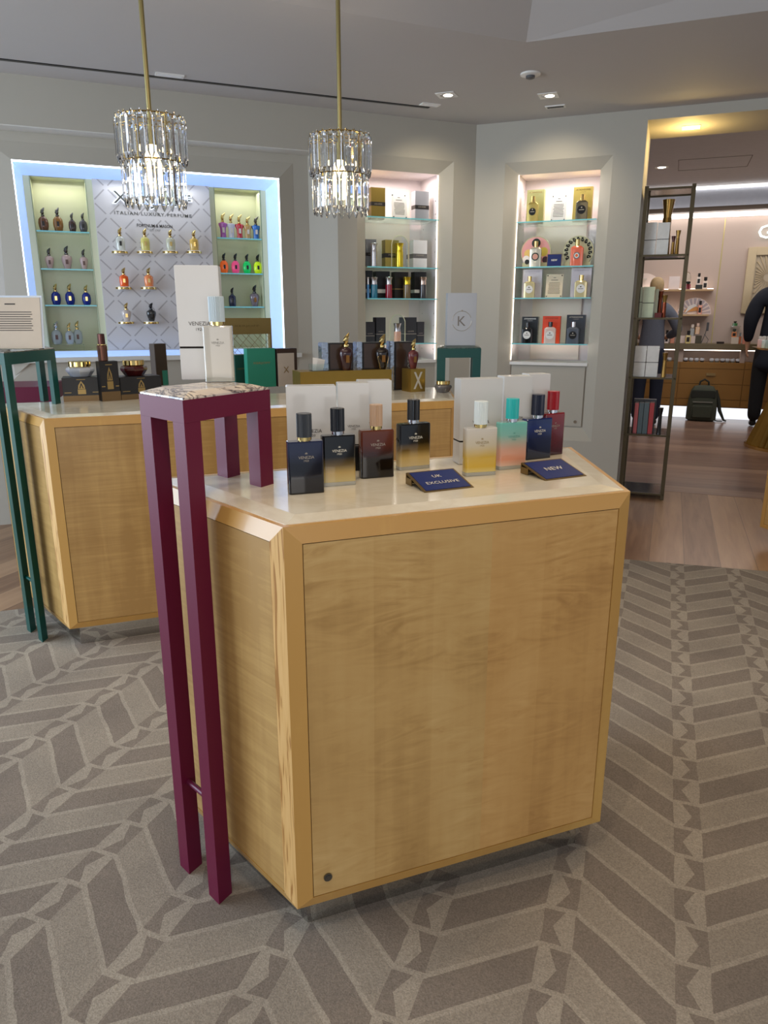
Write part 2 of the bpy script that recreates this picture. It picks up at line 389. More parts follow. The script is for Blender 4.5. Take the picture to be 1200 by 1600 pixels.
# thin mitred frame round the big niche
m = MB(); so, zo, si, zi = (-3.25, -1.36), (.98, 2.37), (-3.117, -1.465), (1.09, 2.265)
for (A, B) in (((so[0], zo[0]), (so[0], zo[1])), ((so[0], zo[1]), (so[1], zo[1])), ((so[1], zo[1]), (so[1], zo[0]))):
    def inn(p): return (si[0] if p[0] == so[0] else si[1], zi[0] if p[1] == zo[0] else zi[1])
    a, b = inn(A), inn(B)
    m.poly([(A[0], .139, A[1]), (B[0], .139, B[1]), (b[0], .118, b[1]), (a[0], .118, a[1])])
    m.poly([(b[0], .118, b[1]), (a[0], .118, a[1]), (a[0], .141, a[1]), (b[0], .141, b[1])])
structure(m.obj('trim_2', M_WALL, loc=(C0[0], C0[1], 0), rz=ANG[1]))
m = MB(); splayed_front(m, -1.085, 0, 0, 2.75, (-.94, -.18), (.3, 2.443), (-.856, -.277), (.42, 2.357), .06)
m.box(-.856, -.277, .06, .4, .42, 1.0)
wall_obj(m, 'wall_back', M_WALL, 1)
m = MB(); splayed_front(m, 0, 1.187, 0, 2.75, (.222, .977), (.42, 2.43), (.315, .896), (.516, 2.352), .06)
m.box(.315, .896, .07, .4, .5, .985)
m.box(1.10, 1.187, .003, .6, 0, 2.70)
m.box(1.187, 6.5, 0, .6, 2.632, 2.75)
wall_obj(m, 'wall_right', M_WALL, 3)
for w, (a, b), zb, n in ((1, (-.856, -.277), 1.0, 3), (3, (.315, .896), .985, 4)):
    m = MB(); T = .36
    m.box(a-.02, b+.02, T, T+.02, zb, 2.4).box(a-.02, a, .06, T, zb, 2.37).box(b, b+.02, .06, T, zb, 2.37).box(a, b, .06, T, 2.356, 2.38)
    structure(m.obj('trim_%d' % n, M_NICHE, loc=(C0[0], C0[1], 0), rz=ANG[w]))
    m = MB().box(a-.005, b+.005, .045, T, zb, zb+.022); m.obj('trim_%d' % (n+2), M_WHITE, loc=(C0[0], C0[1], 0), rz=ANG[w])['kind'] = 'structure'
    # back board lit behind the shelves
    m = MB().box(a+.1, b-.1, T-.02, T, zb+.03, 2.28)
    structure(m.obj('trim_%d' % (n+6), mat('niche_back_board', (232, 214, 200), .45, noise=(3, .02)), loc=(C0[0], C0[1], 0), rz=ANG[w]))
# lower cupboard door in the right niche
m = MB().box(.325, .886, .055, .07, .525, .975); o = m.obj('door_1', M_WALL, loc=(C0[0], C0[1], 0), rz=ANG[3]); structure(o)
m = MB().disc(0, 0, .012, 0, .006); m.obj('lock', M_CHROME, o, loc=(.84, .05, .56))

# ceiling with a sunk octagonal tray
CE = [onz(410, 0, 2.7), onz(822, 66, 2.7), onz(1200, 20, 2.7)]
c1 = Vector((CE[1].x, CE[1].y)); dL = -(Vector((.924, .381))); dR = Vector((.933, -.36))
e1 = c1+dL*2.2; e2 = c1+dR*1.9; e3 = e1+Vector((-.0, -2.4)); e4 = e2+Vector((0, -2.0))
oct_ = [tuple(e1), tuple(c1), tuple(e2), tuple(e4), tuple(e3)]
ctr = sum((Vector(p) for p in oct_), Vector((0, 0)))/5
inner = [tuple(Vector(p)+(ctr-Vector(p)).normalized()*.28) for p in oct_]
m = MB(); outer = [(-7, 7.2), (8, 7.2), (8, -2.6), (5, -3), (-7, -2.6)]
a = [m.bm.verts.new((x, y, 2.7)) for x, y in outer]; b = [m.bm.verts.new((x, y, 2.7)) for x, y in oct_]
# ring of faces from the outline to the tray edge, clipped by the walls in front
def ringpoly(pts): m.poly([(x, y, 2.7) for x, y in pts])
m.bm.clear()
W1a, W1b, W3b = wxy(1, -6, .02), wxy(1, 0, .02), wxy(3, 6.5, .02)
ringpoly([W1a, W1b, oct_[1], oct_[0]]); ringpoly([W1b, W3b, oct_[2], oct_[1]])
ringpoly([W3b, (7, -2.6), oct_[3], oct_[2]]); ringpoly([(7, -2.6), (-6, -2.6), oct_[4], oct_[3]]); ringpoly([(-6, -2.6), W1a, oct_[0], oct_[4]])
structure(m.obj('ceiling', M_CEIL))
m = MB(); m.prism(oct_, 2.7, 2.86, inner, caps=False); m.poly([(x, y, 2.86) for x, y in inner]); structure(m.obj('trim_11', M_CEIL))

# ------------------------------------------------------------------ ceiling fittings
def fitting(name, label, cat, px, py, ang, group=None): 
    p = onz(px, py, 2.7); return thing(name, label, cat, (p.x, p.y, 2.7), ang, group), p
p0, p1 = onz(0, 92, 2.7), onz(670, 168, 2.7)
a = atan2(p1.y-p0.y, p1.x-p0.x); L = hypot(p1.x-p0.x, p1.y-p0.y)
m = MB().box(-L-1.5, 0, -.014, .014, -.004, -.0005); o = m.obj('slot_diffuser', M_BLACK, loc=p1, rz=a)
tag(o, 'long thin black air slot running along the ceiling', 'air slot')
for (px, py, w, ang, lab) in ((265, 117, .16, ANG[1], 'short white ceiling grille by the left pendant rod'), (672, 163, .13, ANG[1], 'short white ceiling grille at the end of the black slot'), (868, 166, .13, ANG[3], 'short dark slotted grille before the right alcove')):
    t, p = fitting('ceiling_grille', lab, 'vent', px, py, ang, 'short ceiling grilles')
    MB().box(-w/2, w/2, -.03, .03, -.006, .001).obj('frame', M_WHITE, t)
    MB().box(-w/2+.012, w/2-.012, -.016, -.003, -.0075, -.006).box(-w/2+.012, w/2-.012, .003, .016, -.0075, -.006).obj('slots', M_BLACK if px > 800 else mat('grille_grey', (236, 236, 238), .4), t)
for (px, py, lab) in ((698, 148, 'square recessed downlight nearest the black slot end'), (857, 149, 'square recessed downlight right of the smoke detector')):
    t, p = fitting('recessed_downlight', lab, 'ceiling light', px, py, ANG[3], 'recessed downlights')
    MB().box(-.06, .06, -.06, .06, -.004, .001).obj('frame', M_WHITE, t)
    MB().lathe([(.04, -.005), (.044, -.004)], 24).obj('reflector', M_CHROME, t)
    MB().lathe([(.026, -.007), (.03, -.005)], 20, cx=.008).obj('lamp', mat('downlight_lamp', (255, 240, 214), .4, emit=7), t)
    spot('downlight_beam', (p.x, p.y, 2.66), (p.x+(-.05 if px < 800 else .2), p.y+.55, 1.9), 11, (1, .86, .62), 100, .9, .02)
t, p = fitting('smoke_detector', 'round white smoke detector with dark sensor near the tray corner', 'smoke detector', 829, 115, 0)
MB().lathe([(.058, 0), (.058, -.008), (.045, -.012)], 28).obj('base', M_WHITE, t, smooth=True)
MB().lathe([(.026, -.012), (.026, -.024), (.012, -.03)], 20).obj('sensor', mat('detector_grey', (90, 90, 92), .4), t, smooth=True)

# ------------------------------------------------------------------ pendants
def make_pendant(px, pxt, py_t, py_b, Y, label, rad, htop):
    d = ray(px, py_t); X = d[0]*Y/d[1]; zt = H+d[2]*Y/d[1]; d2 = ray(px, py_b); zb = H+d2[2]*Y/d2[1]
    t = thing('crystal_pendant', label, 'pendant lamp', (X, Y, 0), 0, 'two-tier crystal pendants')
    hh = zt-zb
    MB().lathe([(.055, htop-.03), (.06, htop-.004), (.06, htop)], 24).obj('canopy', M_BRASS, t, smooth=True)
    MB().tube([(0, 0, zt-.03), (0, 0, htop-.02)], .0095, 12).obj('rod', M_BRASS, t, smooth=True)
    m = MB()
    for z, r in ((zt-.004, rad*.9), (zt-hh*.51, rad*.84)):
        n = 40
        for k in range(n):
            a, b = 2*pi*k/n, 2*pi*(k+1)/n
            m.tube([(cos(a)*r, sin(a)*r, z), (cos(b)*r, sin(b)*r, z)], .003, 5)
    for k in range(4):
        a = pi/4+pi/2*k
        m.tube([(0, 0, zt-.006), (cos(a)*rad*.9, sin(a)*rad*.9, zt-.006)], .003, 5)
        m.tube([(cos(a)*rad*.9, sin(a)*rad*.9, zt-.006), (cos(a)*rad*.9, sin(a)*rad*.9, zt-hh*.5)], .003, 5)
    m.obj('ring_frame', M_GOLD, t)
    MB().lathe([(.016, zt-.03), (.018, zt-.1)], 16).obj('lamp_holder', M_BRASS, t)
    MB().lathe([(.02, zt-.1), (.03, zt-.12), (.03, zt-.24), (.018, zt-.26)], 20).obj('lamp', mat('warm_lamp', (255, 226, 170),   .4, emit=2.4), t, smooth=True)
    pl = bpy.data.lights.new('pendant_light', 'POINT'); pl.energy = 3.5; pl.color = WARM; pl.shadow_soft_size = .05
    po = bpy.data.objects.new('pendant_light', pl); COL.objects.link(po); po.location = (X, Y, zt-hh*.5)
    def crystal(L, w, th):
        w_t = w; c = MB(); x = [(-w/2, 0), (-w*.26, -th), (w*.26, -th), (w/2, 0), (w*.26, th), (-w*.26, th)]
        tip = [(p[0]*.16, p[1]*.3) for p in x]
        i = 0; ring = []
        for pts, z in ((tip, 0), (x, -w*.8), (x, -L+w*.9), (tip, -L)): ring.append([c.bm.verts.new((q[0], q[1], z)) for q in pts])
        for a, b in zip(ring, ring[1:]):
            for k in range(6): c.bm.faces.new((a[k], a[(k+1) % 6], b[(k+1) % 6], b[k]))
        c.bm.faces.new(ring[0][::-1]); c.bm.faces.new(ring[-1]); return c
    for tier, (n, r, z0, L) in enumerate(((24, rad*.965, zt+.004, hh*.54), (21, rad*.87, zt-hh*.50, hh*.52))):
        first = None
        for k in range(n):
            a = 2*pi*(k+.3*tier)/n
            if first is None: o = first = crystal(L, 2*pi*r/n*.84, .0085).obj('crystal_prism', M_CRYSTAL, t)
            else: o = first.copy(); COL.objects.link(o); o.parent = t
            o.location = (cos(a)*r, sin(a)*r, z0); o.rotation_euler = (0, 0, a+pi/2)
    return t
make_pendant(234, 0, 184, 322, 3.18, 'left crystal pendant in front of the blue-lit niche', .135, 2.7)
make_pendant(531, 0, 212, 334, 3.48, 'right crystal pendant in front of the narrow niche', .135, 2.7)

# ------------------------------------------------------------------ display counters
TOPZ = .982
def make_counter(label, A, ang, W, D=.527, off=.21, h=TOPZ, zb=.1, lock=True):
    t = thing('display_counter', label, 'display counter', (A[0], A[1], 0), ang, 'maple display counters with marble tops')
    P = [(0, 0), (W, 0), (W+off, D), (-off, D)]; rim = h-.007; fr = .034; pr = .009
    def inset(pts, d):
        out = []; n = len(pts)
        for k in range(n):
            p, q, r = Vector(pts[k-1]), Vector(pts[k]), Vector(pts[(k+1) % n])
            a = (q-p).normalized(); b = (r-q).normalized(); na = Vector((-a.y, a.x)); nb = Vector((-b.y, b.x))
            mm = (na+nb); mm = mm/mm.dot(na); out.append(tuple(q+mm*d))
        return out
    MB().prism(inset(P, .004), zb+.004, rim-.004).obj('carcass', M_BLACKGAP, t)
    m = MB()
    for k in range(4):
        a, b = Vector(P[k]), Vector(P[(k+1) % 4]); u = (b-a).normalized(); n = Vector((u.y, -u.x)); L = (b-a).length
        ai, bi = a+u*fr+n*pr, b-u*fr+n*pr; sm = M_TRIM; z0, z1 = zb, rim; y0, y1 = zb+fr*.8, rim-fr
        V = lambda p, z: (p.x, p.y, z)
        oakm = M_OAK if k in (3,) else M_TRIM
        m.poly([V(a, z0), V(b, z0), V(bi, y0), V(ai, y0)], sm); m.poly([V(a, z1), V(ai, y1), V(bi, y1), V(b, z1)], sm)
        m.poly([V(a, z0), V(ai, y0), V(ai, y1), V(a, z1)], sm); m.poly([V(b, z0), V(b, z1), V(bi, y1), V(bi, y0)], oakm)
        aj, bj = ai-n*.006, bi-n*.006   # returns into the joint
        m.poly([V(ai, y0), V(bi, y0), V(bj, y0), V(aj, y0)], sm); m.poly([V(ai, y1), V(aj, y1), V(bj, y1), V(bi, y1)], sm)
        m.poly([V(ai, y0), V(aj, y0), V(aj, y1), V(ai, y1)], sm); m.poly([V(bi, y0), V(bi, y1), V(bj, y1), V(bj, y0)], sm)
    m.poly([(x, y, zb) for x, y in P], M_TRIM)
    m.obj('edge_trim', None, t)
    nm = ['door_panel', 'side_panel', 'back_panel', 'side_panel']
    for k in range(4):
        a, b = Vector(P[k]), Vector(P[(k+1) % 4]); u = (b-a).normalized(); n = Vector((u.y, -u.x)); g = .0018
        a2, b2 = a+u*(fr+g), b-u*(fr+g)
        q = [tuple(a2), tuple(b2), tuple(b2+n*(pr-.001)), tuple(a2+n*(pr-.001))]
        o = MB().prism(q, zb+fr*.8+g, rim-fr-g).obj(nm[k], M_DOOR if (k == 0 and W < 1) else M_PANEL, t)
        if k == 0 and lock:
            MB().disc(0, 0, .0095, 0, .003).disc(0, 0, .006, -.0015, .002).obj('lock', mat('lock_steel', (120, 120, 118), .3, 1.), o, loc=(.068, -.0125, .172))
    MB().prism(P, rim-.02, rim).obj('top_rim', M_TRIM, t)
    m = MB(); q = inset(P, .012); q2 = inset(P, .056)
    m.prism(q, rim-.004, rim+.0012).prism(q, rim+.0012, h, q2); m.obj('marble_top', M_MARBLE, t)
    MB().prism(inset(P, .05), 0, zb).obj('plinth', M_MIRROR, t)
    return t
A1 = (-.190, 1.303); AB = atan2(.287, .749)
make_counter('front maple counter with the lock and the blue signs', A1, AB, .80)
A2 = (-1.305, 2.770)
make_counter('second long maple counter behind, with the dark boxes and jars', A2, radians(20.6), 1.76, .60, .24, lock=False)
p = onz(1187, 823, .1)
make_counter('maple counter at the right edge, only its corner in view', (p.x, p.y), radians(-72), 1.2, .6, .02, lock=False)

# ------------------------------------------------------------------ stepped stools
def make_stool(label, P, top, mt, mtop, mbar, e1=(-.127, .128), e2=(.136, .222), rot=0., group=None, base=TOPZ, allfloor=False):
    t = thing('plinth_stool', label, 'display stool', (P[0], P[1], 0), rot, group)
    a, b = Vector(e1), Vector(e2); w = .044; ua, ub = a.normalized(), b.normalized()
    def leg(c, z0, pa=1, pb=1):
        c = Vector(c); q = [c, c+ub*w*pb, c+ua*w*pa+ub*w*pb, c+ua*w*pa]
        if pa*pb > 0: pass
        MB().prism([tuple(v) for v in q], z0, top-.0462).obj('leg', mt, t)
    leg((0, 0), .006); leg(a, .006, -1, 1); leg(b, .006 if allfloor else base, 1, -1); leg(a+b, .006 if allfloor else base, -1, -1)
    m = MB(); hgt = .046; O = Vector((0, 0))
    m.prism([tuple(v) for v in (O, b, a+b, a)], top-hgt, top-.001)
    m.obj('apron', mt, t)
    q = [O, b, a+b, a]; c = (a+b)/2
    q0 = [tuple(v+(c-v)*.02) for v in q]; q1 = [tuple(v+(c-v)*.30) for v in q]
    MB().prism(q0, top-.001, top+.003).prism(q0, top+.003, top+.012, q1).obj('stone_top', mtop, t)
    s = a.normalized()*w*.6+ub*w*.5; e = a-a.normalized()*w*.6+ub*w*.5
    MB().tube([(s.x, s.y, .262), (e.x, e.y, .262)], .007, 10).obj('crossbar', mbar, t, smooth=True)
    return t
ST1 = onz(344, 1416, 0)
make_stool('tall burgundy stool straddling the front counter, violet marble top', (-.392, 1.414), 1.200, M_BURG, M_VEIN, M_BURG2, group='two-level display stools')
q = onz(67, 1006, 0); r = onz(91, 630, TOPZ)
make_stool('tall dark teal stool at the left end of the second counter', (q.x, q.y), 1.218, M_TEAL, M_DARKMARB, M_TEAL, e2=(r.x-q.x+.012, r.y-q.y), group='two-level display stools')
# right teal stool, mirrored over the far end of the second counter
r = onz(682, 612, TOPZ)
make_stool('dark teal stool at the far right end of the second counter', (r.x+.226, r.y+.04), 1.196, M_TEAL, M_GREENMARB, M_TEAL, e1=(.02, .25), e2=(-.226, -.03), group='two-level display stools', base=TOPZ, allfloor=False)

# ------------------------------------------------------------------ goods on the counters
def grad(name, stops, rough=.12, trans=.0, emitz=None):
    """lacquer or liquid whose own colour changes with height"""
    g = NT(name, rough, coat=.4); z = g.sep(g.map(src='Generated'))[2]
    g.color(g.ramp(z, stops)); g.b.inputs['Transmission Weight'].default_value = trans; return g.m
def rrect(w, d, r, n=3, x0=0, y0=0):
    out = []
    for cx, cy, a0 in ((w/2-r, -d/2+r, -pi/2), (w/2-r, d/2-r, 0), (-w/2+r, d/2-r, pi/2), (-w/2+r, -d/2+r, pi)):
        for k in range(n+1):
            a = a0+pi/2*k/n; out.append((x0+cx+cos(a)*r, y0+cy+sin(a)*r))
    return out
def base_from(pL, pR, z):
    a, b = onz(*pL, z), onz(*pR, z); return a, b, hypot(b.x-a.x, b.y-a.y), atan2(b.y-a.y, b.x-a.x)
def slab_bottle(label, pL, pR, yb, yc, cap, stops, capcol, ink, glassy=True, z=TOPZ+.0005, depth=.028, collar=M_CHROME, caprough=.35, width=None, group='rectangular perfume bottles on the front counter', ang=None, tube=False):
    a, b, w, an = base_from(pL, pR, z)
    if width: w = width
    if ang is not None: an = ang
    mx, my = (a.x+b.x)/2, (a.y+b.y)/2
    zb = zat((pL[0]+pR[0])/2, yb, (mx, my)); n = (-sin(an), cos(an))
    c = (mx+n[0]*depth/2, my+n[1]*depth/2)
    zc = zat((cap[0]+cap[1])/2, yc, c); hb = zb-z; hc = zc-z
    t = thing('perfume_bottle', label, 'perfume bottle', (c[0], c[1], z), an, group)
    body = stops is not None
    if glassy:
        MB().prism(rrect(w, depth, .005), 0, .0085, rrect(w, depth, .005)).obj('glass_base', mat('thick_glass_base', (206, 204, 190), .04, 0, .45, coat=.6), t, smooth=True)
        m = MB().prism(rrect(w, depth, .006), .0087, hb-.003).prism(rrect(w, depth, .006), hb-.003, hb, rrect(w*.97, depth*.9, .005))
        m.obj('glass_body', grad('perfume_'+label[:12], stops, .06, .08), t, smooth=True)
    else:
        m = MB().prism(rrect(w*.99, depth*.98, .005), 0, .003, rrect(w, depth, .005)).prism(rrect(w, depth, .006), .003, hb-.003).prism(rrect(w, depth, .006), hb-.003, hb, rrect(w*.97, depth*.9, .005))
        m.obj('glass_body', grad('lacquer_'+label[:12], stops, .06), t, smooth=True)
    r = (cap[1]-cap[0])/2*(c[1]/1130)*1.03; cl = min(.0085, (hc-hb)*.2)
    off = ((cap[0]+cap[1])/2-(pL[0]+pR[0])/2)
    MB().lathe([(r*.72, hb), (r*.72, hb+.002), (r*.93, hb+.002), (r*.93, hb+cl)], 24).obj('collar', collar, t, smooth=True)
    MB().lathe([(r, hb+cl), (r, hc-.0012), (r*.93, hc)], 56, flute=.07).obj('cap', capcol, t)
    if tube: MB().tube([(0, 0, hb*.95), (.002, 0, hb*.5), (.012, 0, hb*.2)], .001, 6).obj('dip_tube', mat('dip_tube', (210, 200, 170), .3), t, smooth=True)
    y = -depth/2-.0006
    lt = lettering(t, 'VENEZIA', w*.44, 0, y, hb*.70, ink)
    lettering(t, '1920', w*.14, 0, y, hb*.70-w*.095, ink)
    m = MB()
    for k in range(5):
        an2 = pi/2+(k-2)*.75; m.poly([(0, y, hb*.70+w*.085), (cos(an2-.25)*w*.03, y, hb*.70+w*.1+sin(an2-.25)*w*.03), (cos(an2)*w*.045, y, hb*.70+w*.1+sin(an2)*w*.045), (cos(an2+.25)*w*.03, y, hb*.70+w*.1+sin(an2+.25)*w*.03)])
    m.obj('emblem', ink, t)
    return t
K = lambda n, c, r=.35: mat('cap_'+n, c, r, noise=(30, .02), coat=.2)
INKS = mat('pale_bottle_ink', (170, 160, 146), .4, .3); INKW = mat('white_bottle_ink', (225, 220, 205), .4)
slab_bottle('navy blue bottle with a grey-black ribbed cap, leftmost beside the stool', (452.5, 773.5), (507.6, 769.3), 690, 645.5, (464, 487.5), [(0, (8, 8, 16)), (.55, (10, 12, 26)), (.8, (34, 40, 66)), (1, (30, 38, 70))], K('slate', (52, 56, 62)), INKS, False, collar=M_GOLD)
slab_bottle('black-to-gold bottle with black cap, second from the left', (505.5, 760.7), (556.7, 757), 680.4, 637.4, (517, 538.5), [(0, (206, 184, 124)), (.2, (186, 156, 90)), (.36, (104, 84, 40)), (.54, (10, 9, 8)), (1, (6, 6, 8))], K('blueblack', (16, 20, 28)), INKW, tube=True)
slab_bottle('dark amber bottle with a fluted beige cap', (565, 748.5), (616.3, 744.5), 672, 631.5, (580.2, 600), [(0, (6, 5, 6)), (.4, (14, 7, 6)), (.7, (84, 34, 14)), (1, (96, 44, 18))], K('beige', (186, 154, 124)), INKS, False, collar=M_GOLD)
slab_bottle('black-to-pale-gold bottle standing alone behind the left blue sign', (625, 735.5), (672.5, 731), 662, 624, (640.3, 659.3), [(0, (214, 192, 138)), (.20, (200, 170, 104)), (.38, (112, 88, 44)), (.56, (14, 12, 10)), (1, (5, 5, 7))], K('black', (14, 15, 18)), INKW, tube=True)
slab_bottle('frosted white-to-yellow bottle with a white cap', (727.5, 744.5), (775.5, 741.5), 669, 626.5, (742.8, 763.6), [(0, (222, 200, 120)), (.12, (212, 172, 52)), (.34, (206, 170, 70)), (.62, (206, 194, 166)), (1, (212, 206, 196))], K('white', (216, 226, 226)), mat('gold_bottle_ink', (150, 128, 84), .4), collar=M_GOLD)
slab_bottle('turquoise-to-coral bottle with a turquoise cap', (779.5, 734.5), (822, 731), 660, 622.3, (791, 810.6), [(0, (232, 196, 172)), (.15, (226, 156, 124)), (.38, (214, 164, 138)), (.72, (132, 186, 170)), (1, (112, 190, 176))], K('turquoise', (34, 178, 176)), mat('teal_bottle_ink', (96, 160, 148), .4))
slab_bottle('deep navy bottle with a dark blue cap behind the right sign', (821, 719.3), (861, 715), 654, 616, (829.8, 849), [(0, (8, 14, 34)), (.5, (10, 22, 58)), (.8, (14, 36, 96)), (1, (14, 34, 84))], K('navy', (20, 26, 50)), INKW, False)
slab_bottle('dark red bottle with a red cap, rightmost of the row', (849.6, 713), (880, 709), 645.5, 611, (853, 870.8), [(0, (52, 4, 12)), (.5, (92, 8, 16)), (1, (128, 22, 26))], K('red', (156, 18, 30)), INKS, False)
slab_bottle('large clear bottle with pale blue fluted cap on the burgundy stool', (321, 596.5), (366.5, 596), 509, 463, (323.5, 346.5), [(0, (190, 188, 178)), (.1, (206, 202, 190)), (1, (200, 197, 188))], K('paleblue', (184, 200, 208)), mat('grey_bottle_ink', (130, 128, 120), .4), z=1.2135, collar=M_GOLD, group=None)

def carton(name, label, cat, pL, pR, yt, depth, m, z=TOPZ, ang=None, w=None, h=None, group=None, seam=None, text=None, inkm=None, bev=.0015, yref=None):
    a, b, ww, an = base_from(pL, pR, z); w = w or ww
    if ang is not None: an = ang
    mx, my = (a.x+b.x)/2, (a.y+b.y)/2
    hh = h or (zat((pL[0]+pR[0])/2, yt, (mx, my))-z); n = (-sin(an), cos(an))
    t = thing(name, label, cat, (mx+n[0]*depth/2, my+n[1]*depth/2, z), an, group)
    if seam:
        MB().box(-w/2, w/2, -depth/2, depth/2, 0, hh*seam).bevel(bev).obj('base', m, t)
        MB().box(-w/2, w/2, -depth/2, depth/2, hh*seam+.0015, hh).bevel(bev).obj('lid', m, t)
        MB().box(-w/2+.001, w/2-.001, -depth/2+.001, depth/2-.001, hh*seam-.001, hh*seam+.003).obj('seam', M_BLACKGAP, t)
    else:
        MB().box(-w/2, w/2, -depth/2, depth/2, 0, hh).bevel(bev).obj('box', m, t)
    if text:
        for (s, wf, zf, xf) in text: lettering(t, s, w*wf, w*xf, -depth/2-.0006, hh*zf, inkm)

    return t, w, hh
def wb(label, topL, topR, zt, depth=.05, seam=.27, ang=None, group='white wrapped perfume cartons'):
    """white carton whose top front corners are seen; its height is known"""
    a, b = onz(*topL, zt), onz(*topR, zt); w = hypot(b.x-a.x, b.y-a.y); an = atan2(b.y-a.y, b.x-a.x) if ang is None else ang
    n = (-sin(an), cos(an)); t = thing('perfume_carton', label, 'perfume box', ((a.x+b.x)/2+n[0]*depth/2, (a.y+b.y)/2+n[1]*depth/2, TOPZ), an, group); hh = zt-TOPZ
    MB().box(-w/2, w/2, -depth/2, depth/2, 0, hh*seam).bevel(.0012).obj('base', M_WHITEBOX, t)
    MB().box(-w/2, w/2, -depth/2, depth/2, hh*seam+.002, hh).bevel(.0012).obj('lid', M_WHITEBOX, t)
    MB().box(-w/2+.001, w/2-.001, -depth/2+.001, depth/2-.001, hh*seam-.001, hh*seam+.004).obj('seam', M_BLACKGAP, t)
    lettering(t, 'VENEZIA', w*.40, 0, -depth/2-.0006, hh*.50, M_INK); lettering(t, '1920', w*.13, 0, -depth/2-.0006, hh*.50-w*.09, M_INK)
    return t
def wbp(label, xl, xr, base, ang, hh, depth=.05, seam=.27, group='white wrapped perfume cartons'):
    """white carton from the pixel columns of its front edges and a base distance"""
    def hit(x):
        d = ray(x, 650); q = (cos(ang), sin(ang)); n = (-q[1], q[0]); k = (n[0]*base[0]+n[1]*base[1])/(n[0]*d[0]+n[1]*d[1]); return Vector((d[0]*k, d[1]*k))
    a, b = hit(xl), hit(xr); w = (b-a).length; n = Vector((-sin(ang), cos(ang))); c = (a+b)/2+n*depth/2
    t = thing('perfume_carton', label, 'perfume box', (c.x, c.y, TOPZ+.0005), ang, group)
    MB().box(-w/2, w/2, -depth/2, depth/2, 0, hh*seam).bevel(.0012).obj('base', M_WHITEBOX, t)
    MB().box(-w/2, w/2, -depth/2, depth/2, hh*seam+.002, hh).bevel(.0012).obj('lid', M_WHITEBOX, t)
    MB().box(-w/2+.001, w/2-.001, -depth/2+.001, depth/2-.001, hh*seam-.001, hh*seam+.004).obj('seam', M_BLACKGAP, t)
    lettering(t, 'VENEZIA', w*.40, 0, -depth/2-.0006, hh*.50, M_INK); lettering(t, '1920', w*.13, 0, -depth/2-.0006, hh*.50-w*.09, M_INK)
    return t
p = onz(723, 728, TOPZ); CB = radians(14)
wbp('white carton nearest, behind the yellow bottle', 719, 784, (p.x, p.y+.016), CB, .220)
wbp('white carton in the middle, behind the turquoise bottle', 786, 830, (p.x+.02, p.y+.076), CB, .220)
wbp('white carton farthest back on the right, behind the navy bottle', 824, 857, (p.x+.04, p.y+.136), CB, .220)
p = onz(448, 742, TOPZ); CA = radians(8)
wbp('white carton nearest the burgundy stool, behind the navy bottle', 448, 525.6, (p.x, p.y-.005), CA, .214)
wbp('white carton in the middle of the left three', 528, 577, (p.x+.0, p.y+.06), CA, .214)
wbp('white carton at the back of the left three, behind the amber bottle', 560, 612, (p.x, p.y+.125), CA, .214)
p = onz(563, 736, TOPZ)
t = thing('small_black_box', 'small black box behind the dark amber bottle', 'box', (p.x-.015, p.y+.0, TOPZ+.0005), .2)
MB().box(-.035, .035, 0, .02, 0, .062).bevel(.002).obj('box', M_BLACKBOX, t); MB().box(-.030, .030, -.0006, 0, .004, .058).obj('white_border', M_BLACK, t)

def lean_carton():
    z = 1.2125; a, b = onz(284, 593.5, z), onz(353, 592, z); an = atan2(b.y-a.y, b.x-a.x); an = radians(6)
    w = .0985; d = .052; n = (-sin(an), cos(an)); c = (a.x+cos(an)*w/2+n[0]*d/2, a.y+sin(an)*w/2+n[1]*d/2); hh = zat(284, 414, (a.x, a.y))-z
    t = thing('perfume_carton', 'large white wrapped carton on the burgundy stool behind the clear bottle', 'perfume box', (c[0], c[1], z), an)
    MB().box(-w/2, w/2, -d/2, d/2, 0, hh*.285).bevel(.0015).obj('base', M_WHITEBOX, t)
    MB().box(-w/2, w/2, -d/2, d/2, hh*.285+.002, hh).bevel(.0015).obj('lid', M_WHITEBOX, t)
    MB().box(-w/2+.001, w/2-.001, -d/2+.001, d/2-.001, hh*.285-.001, hh*.285+.004).obj('seam', M_BLACKGAP, t)
    lettering(t, 'VENEZIA', w*.5, 0, -d/2-.0006, hh*.50, M_INK); lettering(t, '1920', w*.17, 0, -d/2-.0006, hh*.50-.013, M_INK)
lean_carton()

def blue_sign(label, BL, BR, TL, txt, sizes):
    z = TOPZ+.001; a, b, w, an = base_from(BL, BR, z)
    q = onz(TL[0], TL[1]+16, z); n = Vector((-sin(an), cos(an))); D = abs((Vector((q.x, q.y))-Vector((a.x, a.y))).dot(n)); D = min(max(D, .06), .10); hz = .026
    t = thing('tilted_sign', label, 'sign', ((a.x+b.x)/2, (a.y+b.y)/2, z), an, 'blue counter signs in brass holders')
    al = atan2(hz, D); L = hypot(D, hz); R = (al, 0, 0)
    o = MB().box(-w/2, w/2, 0, L, -.003, 0).bevel(.0006).obj('frame', mat('antique_brass', (140, 118, 78), .38, .9), t, rot=R)
    MB().box(-w/2, -w/2+.002, D*.7, D*.98, 0, hz*.68-.002).box(w/2-.002, w/2, D*.7, D*.98, 0, hz*.68-.002).box(-w/2, w/2, D-.003, D, 0, hz-.003).obj('stand', mat('antique_brass', 0), t)
    MB().box(-w/2+.006, w/2-.006, .006, L-.006, 0, .0012).obj('blue_card', mat('royal_blue_card', (28, 44, 104), .35, noise=(3, .02)), t, rot=R)
    for s, wf, yf in sizes:
        me = lettering(t, s, w*wf, 0, 0, 0, INKW, bold=.004, space=1.08, rot=(al-pi/2, 0, 0), loc=(0, cos(al)*L*yf-sin(al)*.0016, sin(al)*L*yf+cos(al)*.0022))
    return t
